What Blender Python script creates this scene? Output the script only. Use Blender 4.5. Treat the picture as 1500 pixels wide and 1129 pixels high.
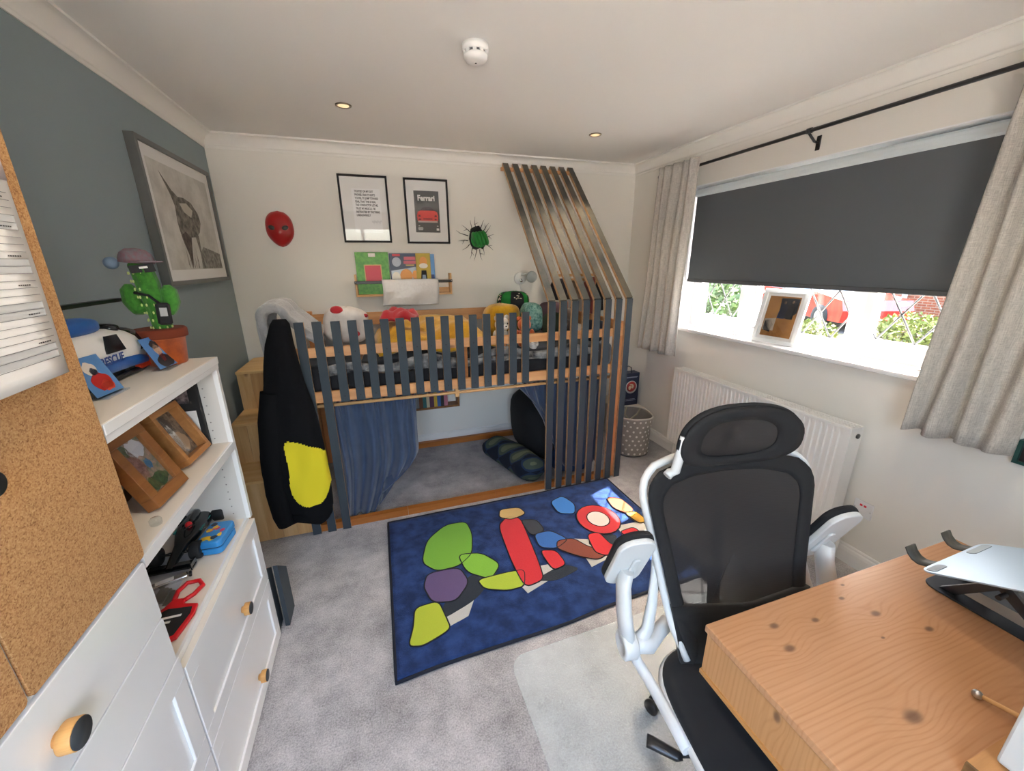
import bpy, bmesh, math, random
from mathutils import Vector, Matrix

for o in list(bpy.data.objects):
    bpy.data.objects.remove(o)
scene = bpy.context.scene
COL = scene.collection
PI = math.pi
V = Vector

# ------------------------------------------------------------------ camera
def cam_axes(yaw, pitch, roll):
    f0 = V((math.sin(yaw), math.cos(yaw), 0)); r0 = V((math.cos(yaw), -math.sin(yaw), 0)); u0 = V((0, 0, 1))
    f = math.cos(pitch)*f0 - math.sin(pitch)*u0
    u = math.sin(pitch)*f0 + math.cos(pitch)*u0
    return math.cos(roll)*r0 + math.sin(roll)*u, -math.sin(roll)*r0 + math.cos(roll)*u, f
cd = bpy.data.cameras.new('camera'); cam = bpy.data.objects.new('camera', cd); COL.objects.link(cam)
cr, cu_, cf = cam_axes(0.3205, 0.3004, -0.0079)
m = Matrix.Identity(4)
for i in range(3):
    m[i][0], m[i][1], m[i][2] = cr[i], cu_[i], -cf[i]
m.translation = V((0.9611, 0.1476, 1.5913))
cam.matrix_world = m
cd.sensor_fit = 'HORIZONTAL'; cd.sensor_width = 36; cd.lens = 582.8/1500*36
cd.clip_start = 0.02; cd.clip_end = 200
scene.camera = cam

# ------------------------------------------------------------------ world, sun, exposure
w = bpy.data.worlds.new('world'); scene.world = w; w.use_nodes = True
nt = w.node_tree; bg = nt.nodes['Background']
sky = nt.nodes.new('ShaderNodeTexSky'); sky.sky_type = 'NISHITA'; sky.sun_disc = False
SUN_DIR = V((-0.75, -0.26, -1.0)).normalized()
sky.sun_elevation = math.asin(-SUN_DIR.z); sky.sun_rotation = math.atan2(-SUN_DIR.x, -SUN_DIR.y)
sky.dust_density = 4.0; sky.air_density = 0.9; sky.ozone_density = 0.3
haze = nt.nodes.new('ShaderNodeMixRGB'); haze.blend_type = 'MULTIPLY'; haze.inputs[0].default_value = 1; haze.inputs[2].default_value = (1.0, .935, .83, 1)
nt.links.new(sky.outputs[0], haze.inputs[1]); nt.links.new(haze.outputs[0], bg.inputs[0]); bg.inputs[1].default_value = 1.3
sl = bpy.data.lights.new('sun', 'SUN'); sun = bpy.data.objects.new('sun', sl); COL.objects.link(sun)
sl.energy = 13; sl.angle = math.radians(0.6); sl.color = (1.0, 0.95, 0.88)
sun.rotation_mode = 'QUATERNION'; sun.rotation_quaternion = SUN_DIR.to_track_quat('-Z', 'Y'); sun.location = (9, 2, 9)
def portal(name, loc, sx, sy, direction):
    pl = bpy.data.lights.new(name, 'AREA'); pl.shape = 'RECTANGLE'; pl.size = sx; pl.size_y = sy
    pl.cycles.is_portal = True
    po = bpy.data.objects.new(name, pl); COL.objects.link(po); po.location = loc
    po.rotation_mode = 'QUATERNION'; po.rotation_quaternion = V(direction).to_track_quat('-Z', 'Z')
portal('window_portal', (3.56, 1.99, 1.6), 1.66, 1.05, (-1, 0, 0))
portal('rear_window_portal', (0.85, -0.74, 1.45), 1.3, 1.5, (0, 1, 0))
vs = scene.view_settings
vs.view_transform = 'Standard'; vs.look = 'None'; vs.gamma = 1; vs.use_curve_mapping = False
vs.exposure = 2.05
scene.display_settings.display_device = 'sRGB'
scene.cycles.use_denoising = True
scene.cycles.max_bounces = 10; scene.cycles.diffuse_bounces = 6; scene.cycles.transparent_max_bounces = 16
scene.cycles.sample_clamp_indirect = 6

# ------------------------------------------------------------------ materials
def lin(h):
    h = h.lstrip('#')
    c = [int(h[i:i+2], 16)/255 for i in (0, 2, 4)]
    return tuple((x/12.92 if x <= .04045 else ((x+.055)/1.055)**2.4) for x in c) + (1,)
MATS = {}
def newmat(name):
    mt = bpy.data.materials.new(name); mt.use_nodes = True
    n = mt.node_tree.nodes; b = n['Principled BSDF']
    MATS[name] = mt
    return mt, mt.node_tree, n, b
def node(nt, t, **kw):
    n = nt.nodes.new(t)
    for k, v in kw.items(): setattr(n, k, v)
    return n
def setin(n, **kw):
    for k, v in kw.items(): n.inputs[k.replace('_', ' ')].default_value = v
def ramp(nt, pts):
    r = nt.nodes.new('ShaderNodeValToRGB')
    while len(r.color_ramp.elements) < len(pts): r.color_ramp.elements.new(0.5)
    for e, (p, c) in zip(r.color_ramp.elements, pts): e.position = p; e.color = c
    return r
def mat(name, col, rough=.5, metal=0, var=None, bump=None, sheen=0, coat=0, spec=.5, emit=None, trans=0):
    """plain colour, var=(scale, second colour) mottles it, bump=(scale, strength) gives fine relief"""
    if name in MATS: return MATS[name]
    mt, nt, n, b = newmat(name)
    c = lin(col) if isinstance(col, str) else tuple(col)+(1,)
    b.inputs['Base Color'].default_value = c
    b.inputs['Roughness'].default_value = rough; b.inputs['Metallic'].default_value = metal
    b.inputs['Specular IOR Level'].default_value = spec
    if sheen: b.inputs['Sheen Weight'].default_value = sheen
    if coat: b.inputs['Coat Weight'].default_value = coat; b.inputs['Coat Roughness'].default_value = .1
    if emit: b.inputs['Emission Color'].default_value = lin(emit[0]); b.inputs['Emission Strength'].default_value = emit[1]
    if trans: b.inputs['Transmission Weight'].default_value = trans
    tc = node(nt, 'ShaderNodeTexCoord')
    if var:
        nz = node(nt, 'ShaderNodeTexNoise'); setin(nz, Scale=var[0], Detail=5.0, Roughness=.6)
        nt.links.new(tc.outputs['Object'], nz.inputs['Vector'])
        c2 = lin(var[1]) if isinstance(var[1], str) else tuple(var[1])+(1,)
        r = ramp(nt, [(.35, c), (.65, c2)])
        nt.links.new(nz.outputs[0], r.inputs[0]); nt.links.new(r.outputs[0], b.inputs['Base Color'])
    if bump:
        nb = node(nt, 'ShaderNodeTexNoise'); setin(nb, Scale=bump[0], Detail=3.0)
        nt.links.new(tc.outputs['Object'], nb.inputs['Vector'])
        bp = node(nt, 'ShaderNodeBump'); setin(bp, Strength=bump[1], Distance=.01)
        nt.links.new(nb.outputs[0], bp.inputs['Height']); nt.links.new(bp.outputs[0], b.inputs['Normal'])
    return mt
def pine(name, c1, c2, axis='z', scale=1.0, rough=.5, knot='#5a3218', knots=1.0):
    """wood with grain along an axis and scattered knots"""
    mt, nt, n, b = newmat(name)
    tc = node(nt, 'ShaderNodeTexCoord'); mp = node(nt, 'ShaderNodeMapping')
    s = [18*scale]*3; s['xyz'.index(axis)] = 1.1*scale
    mp.inputs['Scale'].default_value = s
    nt.links.new(tc.outputs['Object'], mp.inputs[0])
    nz = node(nt, 'ShaderNodeTexNoise'); setin(nz, Scale=1.0, Detail=6.0, Roughness=.65, Distortion=.6)
    nt.links.new(mp.outputs[0], nz.inputs['Vector'])
    r = ramp(nt, [(.3, lin(c2)), (.7, lin(c1))]); nt.links.new(nz.outputs[0], r.inputs[0])
    mk = node(nt, 'ShaderNodeMapping'); ks = [9*scale]*3; ks['xyz'.index(axis)] = 4*scale
    mk.inputs['Scale'].default_value = ks; nt.links.new(tc.outputs['Object'], mk.inputs[0])
    vo = node(nt, 'ShaderNodeTexVoronoi'); setin(vo, Scale=.75); nt.links.new(mk.outputs[0], vo.inputs['Vector'])
    rk = ramp(nt, [(.05, (knots,)*3+(1,)), (.14, (0, 0, 0, 1))]); nt.links.new(vo.outputs['Distance'], rk.inputs[0])
    mx = node(nt, 'ShaderNodeMixRGB'); mx.inputs[2].default_value = lin(knot)
    nt.links.new(rk.outputs[0], mx.inputs[0]); nt.links.new(r.outputs[0], mx.inputs[1])
    nt.links.new(mx.outputs[0], b.inputs['Base Color']); b.inputs['Roughness'].default_value = rough
    return mt
def glassmat(name, tint=(1, 1, 1), refl=.06, rough=.0):
    mt = bpy.data.materials.new(name); mt.use_nodes = True; nt = mt.node_tree; nt.nodes.clear(); MATS[name] = mt
    o = node(nt, 'ShaderNodeOutputMaterial'); t = node(nt, 'ShaderNodeBsdfTransparent'); g = node(nt, 'ShaderNodeBsdfGlossy')
    t.inputs[0].default_value = tuple(tint)+(1,); g.inputs['Roughness'].default_value = rough
    lw = node(nt, 'ShaderNodeLayerWeight'); lw.inputs[0].default_value = .5
    pw_ = node(nt, 'ShaderNodeMath', operation='POWER'); nt.links.new(lw.outputs['Facing'], pw_.inputs[0]); pw_.inputs[1].default_value = 5
    ma = node(nt, 'ShaderNodeMath', operation='MULTIPLY_ADD'); nt.links.new(pw_.outputs[0], ma.inputs[0]); ma.inputs[1].default_value = .8; ma.inputs[2].default_value = refl/2
    mx = node(nt, 'ShaderNodeMixShader')
    nt.links.new(ma.outputs[0], mx.inputs[0])
    nt.links.new(t.outputs[0], mx.inputs[1]); nt.links.new(g.outputs[0], mx.inputs[2]); nt.links.new(mx.outputs[0], o.inputs[0])
    return mt

WHITE = mat('white_paint', (.80, .775, .715), .75, bump=(220, .04))
CEIL = mat('ceiling_paint', (.82, .80, .76), .8, bump=(200, .03))
GREYWALL = mat('grey_blue_paint', (.262, .325, .345), .7, bump=(220, .04))
COVE = mat('coving_paint', (.84, .82, .77), .6)
GLOSSW = mat('white_gloss', (.84, .83, .80), .22)
UPVC = mat('white_upvc', (.86, .87, .88), .3)
CABW = mat('cabinet_white', (.80, .81, .81), .22, coat=.3)
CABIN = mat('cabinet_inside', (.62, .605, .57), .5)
MEL = mat('shelf_melamine', (.73, .67, .58), .42)
PAINT = mat('anthracite_paint', (.040, .053, .064), .6, bump=(90, .08), spec=.3)
PINE_X = pine('pine_x', '#d9a470', '#bf8450', 'x', 1.2)
PINE_Z = pine('pine_z', '#d99a62', '#b87544', 'z', 1.2)
PINE_Y = pine('pine_y', '#d99a5e', '#b97440', 'y', 1.2)
PEDGE = mat('pine_edge', '#c4a07c', .6, var=(30, '#b0885f'))
STEPZ = pine('step_pine_z', '#d8b07a', '#b98850', 'z', .9, knot='#6b3a1c')
STEPZ2 = pine('step_pine_pale', '#dfbd8c', '#c69a62', 'z', 1.1, knot='#6b3a1c')
STEPT = pine('step_tread', '#e2bd84', '#d0a062', 'x', .9, knots=.6)
BASEW = pine('base_board_wood', '#b9732f', '#8e531f', 'x', .8, knots=0)
BLACK = mat('black_plastic', (.012, .012, .013), .35)
MATTBLK = mat('matt_black', (.01, .01, .011), .7)
CHARC = mat('charcoal_disc', (.028, .033, .037), .55)
RED = mat('red_plastic', '#c8141e', .35)
SILVER = mat('brushed_metal', (.55, .56, .58), .3, metal=1)
CHROME = mat('chrome', (.75, .75, .76), .12, metal=1)
LEAD = mat('lead_grey', (.10, .105, .11), .6)
GLASS = glassmat('clear_glass')
ACRYL = glassmat('clear_acrylic', (.93, .96, .97))
PAPER = mat('white_paper', (.80, .79, .77), .6)
INK = mat('black_ink', (.015, .015, .016), .5)
GREYINK = mat('grey_ink', (.42, .43, .44), .6)
NAVY = mat('navy_cotton', (.026, .047, .098), .8, sheen=.3, var=(14, (.038, .064, .125)), bump=(350, .12))
KNOBW = pine('knob_wood', '#d9a867', '#bd8647', 'x', 3, knots=0)
FRAMEW = pine('frame_wood', '#966232', '#784a20', 'y', 1.5, knots=.3)
FRAMEW2 = pine('frame_oak', '#b58048', '#966234', 'y', 1.5, knots=0)

# carpet
mt, nt, n, b = newmat('carpet'); CARPET = mt
tc = node(nt, 'ShaderNodeTexCoord')
n1 = node(nt, 'ShaderNodeTexNoise'); setin(n1, Scale=170.0, Detail=3.0, Roughness=.7); nt.links.new(tc.outputs['Object'], n1.inputs['Vector'])
n2 = node(nt, 'ShaderNodeTexNoise'); setin(n2, Scale=5.0, Detail=6.0, Roughness=.7); nt.links.new(tc.outputs['Object'], n2.inputs['Vector'])
ad = node(nt, 'ShaderNodeMath', operation='ADD'); nt.links.new(n1.outputs[0], ad.inputs[0]); nt.links.new(n2.outputs[0], ad.inputs[1])
hf = node(nt, 'ShaderNodeMath', operation='MULTIPLY'); nt.links.new(ad.outputs[0], hf.inputs[0]); hf.inputs[1].default_value = .5
r = ramp(nt, [(.36, lin('#787779')), (.64, lin('#c6c4c5'))]); nt.links.new(hf.outputs[0], r.inputs[0])
nt.links.new(r.outputs[0], b.inputs['Base Color']); b.inputs['Roughness'].default_value = .95; b.inputs['Sheen Weight'].default_value = .2
b.inputs['Specular IOR Level'].default_value = .1
bp = node(nt, 'ShaderNodeBump'); setin(bp, Strength=.5, Distance=.006); nt.links.new(n1.outputs[0], bp.inputs['Height']); nt.links.new(bp.outputs[0], b.inputs['Normal'])
# cork
mt, nt, n, b = newmat('cork'); CORK = mt
tc = node(nt, 'ShaderNodeTexCoord')
vo = node(nt, 'ShaderNodeTexVoronoi'); setin(vo, Scale=420.0); nt.links.new(tc.outputs['Object'], vo.inputs['Vector'])
n2 = node(nt, 'ShaderNodeTexNoise'); setin(n2, Scale=260.0, Detail=4.0); nt.links.new(tc.outputs['Object'], n2.inputs['Vector'])
mx = node(nt, 'ShaderNodeMixRGB'); mx.inputs[0].default_value = .5; nt.links.new(vo.outputs['Color'], mx.inputs[1]); nt.links.new(n2.outputs[0], mx.inputs[2])
bw = node(nt, 'ShaderNodeRGBToBW'); nt.links.new(mx.outputs[0], bw.inputs[0])
r = ramp(nt, [(.22, lin('#80532c')), (.42, lin('#ac7f50')), (.75, lin('#c49c6c'))]); nt.links.new(bw.outputs[0], r.inputs[0])
nt.links.new(r.outputs[0], b.inputs['Base Color']); b.inputs['Roughness'].default_value = .85
bp = node(nt, 'ShaderNodeBump'); setin(bp, Strength=.25, Distance=.003); nt.links.new(bw.outputs[0], bp.inputs['Height']); nt.links.new(bp.outputs[0], b.inputs['Normal'])
# linen for the curtains: crossed fine threads
mt, nt, n, b = newmat('linen'); LINEN = mt
tc = node(nt, 'ShaderNodeTexCoord')
fac = None
for sc_ in ((60, 60, 700), (500, 500, 25)):
    mp = node(nt, 'ShaderNodeMapping'); mp.inputs['Scale'].default_value = sc_; nt.links.new(tc.outputs['Object'], mp.inputs[0])
    nz = node(nt, 'ShaderNodeTexNoise'); setin(nz, Scale=1.0, Detail=2.0); nt.links.new(mp.outputs[0], nz.inputs['Vector'])
    if fac is None: fac = nz.outputs[0]
    else:
        ad = node(nt, 'ShaderNodeMath', operation='ADD'); nt.links.new(fac, ad.inputs[0]); nt.links.new(nz.outputs[0], ad.inputs[1]); fac = ad.outputs[0]
hf = node(nt, 'ShaderNodeMath', operation='MULTIPLY'); nt.links.new(fac, hf.inputs[0]); hf.inputs[1].default_value = .5
r = ramp(nt, [(.35, lin('#a09c95')), (.65, lin('#cfcac2'))]); nt.links.new(hf.outputs[0], r.inputs[0]); nt.links.new(r.outputs[0], b.inputs['Base Color'])
b.inputs['Roughness'].default_value = .9
# rug pile
RUGM = mat('navy_rug_pile', (.008, .022, .085), .95, sheen=.1, var=(13, (.022, .058, .20)), bump=(300, .5), spec=.1)
# desk top: grain bends round knots placed where the photograph has them
KNOTS = [(1.79, .655, .012), (1.77, .60, .014), (1.90, .635, .010), (2.06, .60, .013), (2.03, .66, .008), (2.08, .69, .006),
         (2.13, .53, .011), (1.86, .42, .020), (2.19, .36, .022), (2.02, .33, .010), (2.42, .58, .009), (2.0, .55, .005)]
def plankwood(name, knots, u, v, c1, c2, freq):
    """u: grain axis, v: across axis; rings bulge round each knot"""
    mt, nt, n, b = newmat(name)
    tc = node(nt, 'ShaderNodeTexCoord'); sp = node(nt, 'ShaderNodeSeparateXYZ'); nt.links.new(tc.outputs['Object'], sp.inputs[0])
    def mth(op, a, bb, c=None):
        q = node(nt, 'ShaderNodeMath', operation=op)
        for i, x in enumerate((a, bb, c)):
            if x is None: continue
            if isinstance(x, (int, float)): q.inputs[i].default_value = x
            else: nt.links.new(x, q.inputs[i])
        return q.outputs[0]
    U, Vv = sp.outputs[u], sp.outputs[v]
    nz = node(nt, 'ShaderNodeTexNoise'); setin(nz, Scale=1.0, Detail=2.0)
    mp = node(nt, 'ShaderNodeMapping'); sc_ = [9.]*3; sc_['XYZ'.index(u)] = 1.6; mp.inputs['Scale'].default_value = sc_
    nt.links.new(tc.outputs['Object'], mp.inputs[0]); nt.links.new(mp.outputs[0], nz.inputs['Vector'])
    phase = mth('MULTIPLY_ADD', nz.outputs[0], 26.0, mth('MULTIPLY', Vv, freq)); dark = None
    for (ku, kv, s) in knots:
        du = mth('MULTIPLY', mth('SUBTRACT', U, ku), 1/(s*3.2)); dv = mth('MULTIPLY', mth('SUBTRACT', Vv, kv), 1/(s*2.2))
        d2 = mth('ADD', mth('MULTIPLY', du, du), mth('MULTIPLY', dv, dv))
        g = mth('POWER', 2.718, mth('MULTIPLY', d2, -1.0))
        phase = mth('MULTIPLY_ADD', g, s*800, phase)
        du = mth('MULTIPLY', mth('SUBTRACT', U, ku), 1/(s*1.1)); dv = mth('MULTIPLY', mth('SUBTRACT', Vv, kv), 1/(s*.62))
        d2 = mth('ADD', mth('MULTIPLY', du, du), mth('MULTIPLY', dv, dv))
        g = mth('POWER', 2.718, mth('MULTIPLY', mth('MULTIPLY', d2, d2), -1.2))
        dark = g if dark is None else mth('MAXIMUM', dark, g)
    sn = mth('MULTIPLY_ADD', mth('SINE', phase, 0), .5, .5)
    sn = mth('POWER', sn, 4.0)
    fn = node(nt, 'ShaderNodeTexNoise'); setin(fn, Scale=1.0, Detail=4.0)
    mp2 = node(nt, 'ShaderNodeMapping'); sc_ = [160.]*3; sc_['XYZ'.index(u)] = 5; mp2.inputs['Scale'].default_value = sc_
    nt.links.new(tc.outputs['Object'], mp2.inputs[0]); nt.links.new(mp2.outputs[0], fn.inputs['Vector'])
    fac = mth('MULTIPLY_ADD', fn.outputs[0], .62, mth('MULTIPLY', mth('MULTIPLY', sn, nz.outputs[0]), .42))
    r = ramp(nt, [(.2, lin(c1)), (.85, lin(c2))]); nt.links.new(fac, r.inputs[0])
    mx = node(nt, 'ShaderNodeMixRGB'); mx.inputs[2].default_value = lin('#4a2e22'); nt.links.new(mth('MULTIPLY', dark, .72), mx.inputs[0]); nt.links.new(r.outputs[0], mx.inputs[1])
    nt.links.new(mx.outputs[0], b.inputs['Base Color']); b.inputs['Roughness'].default_value = .38
    return mt
DESKTOP = plankwood('desk_pine_top', KNOTS, 'X', 'Y', '#bb8c65', '#a47148', 560)
DESKSIDE = plankwood('desk_pine_side', [(.71, .52, .013), (.64, .44, .008), (.68, .30, .01)], 'Z', 'Y', '#bd8c5c', '#a5713f', 560)

# ------------------------------------------------------------------ mesh helpers
def box(bm, x0, x1, y0, y1, z0, z1, bev=0, m=0, seg=1):
    vs_ = [bm.verts.new((x, y, z)) for x in (x0, x1) for y in (y0, y1) for z in (z0, z1)]
    idx = [(0, 1, 3, 2), (4, 6, 7, 5), (0, 4, 5, 1), (2, 3, 7, 6), (0, 2, 6, 4), (1, 5, 7, 3)]
    fs = [bm.faces.new([vs_[i] for i in f]) for f in idx]
    for f in fs: f.material_index = m
    if bev:
        es = list({e for f in fs for e in f.edges})
        rs = bmesh.ops.bevel(bm, geom=es, offset=bev, segments=seg, affect='EDGES', profile=.5)
        for f in rs['faces']: f.material_index = m
    return vs_
def boxM(bm, M, sx, sy, sz, bev=0, m=0, seg=1):
    """box of full size sx,sy,sz centred on M's origin"""
    b2 = bmesh.new(); box(b2, -sx/2, sx/2, -sy/2, sy/2, -sz/2, sz/2, bev, m, seg)
    merge(bm, b2, M)
def merge(bm, b2, M=None):
    if M is not None: bmesh.ops.transform(b2, matrix=M, verts=b2.verts)
    mp = {v: bm.verts.new(v.co) for v in b2.verts}
    for f in b2.faces:
        try:
            nf = bm.faces.new([mp[v] for v in f.verts]); nf.material_index = f.material_index; nf.smooth = f.smooth
        except ValueError: pass
    b2.free()
def tube(bm, pts, r, n=8, m=0, closed=False, flat=1.0):
    pts = [V(p) for p in pts]; N = len(pts)
    rr = r if callable(r) else (lambda t: r)
    rings = []; up = None
    for i, p in enumerate(pts):
        a = pts[(i-1) % N] if (closed or i > 0) else p; c = pts[(i+1) % N] if (closed or i < N-1) else p
        t = (c-a).normalized()
        if up is None:
            up = V((0, 0, 1)) if abs(t.z) < .9 else V((1, 0, 0))
        s = t.cross(up).normalized(); up = s.cross(t).normalized()
        R = rr(i/max(1, N-1))
        rings.append([bm.verts.new(p + s*math.cos(2*PI*k/n)*R + up*math.sin(2*PI*k/n)*R*flat) for k in range(n)])
    for i in range(N if closed else N-1):
        A, B = rings[i], rings[(i+1) % N]
        for k in range(n):
            f = bm.faces.new((A[k], A[(k+1) % n], B[(k+1) % n], B[k])); f.smooth = True; f.material_index = m
    if not closed:
        for R, rev in ((rings[0], True), (rings[-1], False)):
            f = bm.faces.new(R[::-1] if not rev else R); f.material_index = m
def lathe(bm, prof, n=24, M=None, m=0, smooth=True):
    """prof: (r, z) pairs; ends are capped when r > 0"""
    M = M or Matrix.Identity(4); rings = []
    for (r_, z) in prof:
        if r_ < 1e-6: rings.append([bm.verts.new(M @ V((0, 0, z)))])
        else: rings.append([bm.verts.new(M @ V((r_*math.cos(2*PI*k/n), r_*math.sin(2*PI*k/n), z))) for k in range(n)])
    for A, B in zip(rings, rings[1:]):
        for k in range(n):
            if len(A) == 1 and len(B) == 1: continue
            if len(A) == 1: q = (A[0], B[k], B[(k+1) % n])
            elif len(B) == 1: q = (A[k], A[(k+1) % n], B[0])
            else: q = (A[k], A[(k+1) % n], B[(k+1) % n], B[k])
            f = bm.faces.new(q); f.smooth = smooth; f.material_index = m
    for R, rev in ((rings[0], True), (rings[-1], False)):
        if len(R) > 1:
            f = bm.faces.new(R[::-1] if rev else R); f.material_index = m
def grid(bm, nu, nv, fn, m=0, closeu=False, smooth=True):
    P = [[bm.verts.new(fn(i/(nu if closeu else nu-1), j/(nv-1))) for j in range(nv)] for i in range(nu)]
    for i in range(nu if closeu else nu-1):
        for j in range(nv-1):
            a = P[i]; b_ = P[(i+1) % nu]
            f = bm.faces.new((a[j], b_[j], b_[j+1], a[j+1])); f.smooth = smooth; f.material_index = m
    return P
def slab(bm, pts, M, t, m=0, bev=0):
    """polygon pts (u, v) extruded by t along M's local z"""
    b2 = bmesh.new()
    vs_ = [b2.verts.new((p[0], p[1], 0)) for p in pts]
    f = b2.faces.new(vs_); f.material_index = m
    if t:
        rs = bmesh.ops.extrude_face_region(b2, geom=[f])
        nv = [g for g in rs['geom'] if isinstance(g, bmesh.types.BMVert)]
        bmesh.ops.translate(b2, vec=(0, 0, t), verts=nv)
        bmesh.ops.recalc_face_normals(b2, faces=b2.faces)
        if bev:
            es = [e for e in b2.edges if abs(e.verts[0].co.z-e.verts[1].co.z) < 1e-6]
            bmesh.ops.bevel(b2, geom=es, offset=bev, segments=2, affect='EDGES', profile=.5)
    for f in b2.faces: f.material_index = m
    merge(bm, b2, M)
def blob(bm, c, r, e=1.0, M=None, n=20, nv=12, m=0, noise=0, seed=0, fl=1.0):
    """soft ball; e < 1 makes it boxier"""
    rnd = random.Random(seed); ph = [rnd.uniform(0, 6.28) for _ in range(6)]
    def sg(x): return math.copysign(abs(x)**e, x)
    def fn(u, v):
        a = 2*PI*u; t = PI*(v-.5)*.999
        p = V((sg(math.cos(t))*sg(math.cos(a))*r[0], sg(math.cos(t))*sg(math.sin(a))*r[1], sg(math.sin(t))*r[2]))
        if noise: p *= 1+noise*(math.sin(3*a+ph[0]+2*t)+math.sin(5*t+ph[1]+a)+.6*math.sin(7*a+ph[2]))/2
        if M: p = M @ p
        return p+V(c)
    grid(bm, n, nv, fn, m, closeu=True)
def rrect(w_, h_, r_, k=5, cx=0, cy=0):
    out = []
    for (sx, sy, a0) in ((1, 1, 0), (-1, 1, 90), (-1, -1, 180), (1, -1, 270)):
        for i in range(k+1):
            a = math.radians(a0+90*i/k)
            out.append((cx+sx*(w_/2-r_)+r_*math.cos(a), cy+sy*(h_/2-r_)+r_*math.sin(a)))
    return out
def obj(name, bm, mats, parent=None, local=False, solid=0, sub=0, smooth=False, bevel=0):
    me = bpy.data.meshes.new(name)
    bmesh.ops.recalc_face_normals(bm, faces=bm.faces) if not solid and len(bm.faces) < 60000 else None
    bm.to_mesh(me); bm.free()
    if not isinstance(mats, (list, tuple)): mats = [mats]
    for x in mats: me.materials.append(x)
    if smooth:
        for p in me.polygons: p.use_smooth = True
    o = bpy.data.objects.new(name, me); COL.objects.link(o)
    if parent is not None:
        o.parent = parent
        if not local:
            root = parent
            while root.parent: root = root.parent
            if parent.parent is None:
                o.matrix_parent_inverse = Matrix.Translation(-parent.location) if parent.type == 'EMPTY' else Matrix.Identity(4)
    if solid:
        md = o.modifiers.new('thickness', 'SOLIDIFY'); md.thickness = solid; md.offset = 0
    if sub:
        md = o.modifiers.new('smooth', 'SUBSURF'); md.levels = sub; md.render_levels = sub
    return o
def tag(o, label=None, cat=None, group=None, kind=None):
    if label: o['label'] = label
    if cat: o['category'] = cat
    if group: o['group'] = group
    if kind: o['kind'] = kind
    return o
def thing(name, label, cat, loc=(0, 0, 0), rz=0, group=None):
    o = bpy.data.objects.new(name, None); COL.objects.link(o); o.location = loc; o.rotation_euler = (0, 0, rz)
    o.empty_display_size = .05
    return tag(o, label, cat, group)
def struct(name, bm, mats, **kw):
    return tag(obj(name, bm, mats, **kw), kind='structure')
def bx(name, dims, mt, parent=None, bev=0, **kw):
    bm = bmesh.new(); box(bm, *dims, bev=bev); return obj(name, bm, mt, parent, **kw)
def text(name, body, size, mt, M, parent=None, ext=.0003, align='CENTER', local=False, sx=1.0, bold=0):
    cu = bpy.data.curves.new(name, 'FONT'); cu.body = body; cu.size = size; cu.extrude = ext; cu.align_x = align; cu.align_y = 'CENTER'; cu.offset = bold
    cu.resolution_u = 3
    to = bpy.data.objects.new('tmp', cu); COL.objects.link(to)
    me = bpy.data.meshes.new_from_object(to.evaluated_get(bpy.context.evaluated_depsgraph_get()))
    bpy.data.objects.remove(to)
    bm = bmesh.new(); bm.from_mesh(me); bpy.data.meshes.remove(me)
    bmesh.ops.transform(bm, matrix=M @ Matrix.Diagonal((sx, 1, 1, 1)), verts=bm.verts)
    for f in bm.faces: f.material_index = 0
    return obj(name, bm, mt, parent, local=local)
def frameM(origin, ux, uy):
    """matrix whose local x,y run along ux,uy and z along ux x uy"""
    ux = V(ux).normalized(); uz = ux.cross(V(uy)).normalized(); uy = uz.cross(ux)
    M = Matrix.Identity(4)
    for i in range(3): M[i][0], M[i][1], M[i][2], M[i][3] = ux[i], uy[i], uz[i], origin[i]
    return M
def pip(x, y, poly):
    c = False; j = len(poly)-1
    for i in range(len(poly)):
        xi, yi = poly[i]; xj, yj = poly[j]
        if (yi > y) != (yj > y) and x < (xj-xi)*(y-yi)/(yj-yi)+xi: c = not c
        j = i
    return c
def T(x, y, z): return Matrix.Translation((x, y, z))
def RZ(a): return Matrix.Rotation(a, 4, 'Z')
def RX(a): return Matrix.Rotation(a, 4, 'X')
def RY(a): return Matrix.Rotation(a, 4, 'Y')

# ------------------------------------------------------------------ room shell
W, D, H, N0 = 3.272, 3.55, 2.40, -0.60
WY0, WY1, WZ0, WZ1 = 1.16, 2.82, 1.06, 2.115      # window opening in the right wall
bm = bmesh.new(); box(bm, -.1, W+.1, N0-.1, D+.1, -.1, 0); struct('floor', bm, CARPET)
bm = bmesh.new(); box(bm, -.1, W+.1, N0-.1, D+.1, H, H+.1); struct('ceiling', bm, CEIL)
bm = bmesh.new(); box(bm, -.1, 0, N0, D, 0, H); struct('wall_left', bm, GREYWALL)
bm = bmesh.new(); box(bm, -.1, W+.1, D, D+.1, 0, H); struct('wall_back', bm, WHITE)
bm = bmesh.new()
box(bm, W, W+.28, N0, D, 0, WZ0); box(bm, W, W+.28, N0, D, WZ1, H); box(bm, W, W+.28, N0, WY0, WZ0, WZ1); box(bm, W, W+.28, WY1, D, WZ0, WZ1)
struct('wall_right', bm, WHITE)
bm = bmesh.new()
nx0, nx1, nz0, nz1 = .20, 1.50, .70, 2.2
box(bm, -.1, W+.1, N0-.15, N0, 0, nz0); box(bm, -.1, W+.1, N0-.15, N0, nz1, H); box(bm, -.1, nx0, N0-.15, N0, nz0, nz1); box(bm, nx1, W+.1, N0-.15, N0, nz0, nz1)
struct('wall_near', bm, WHITE)
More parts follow.
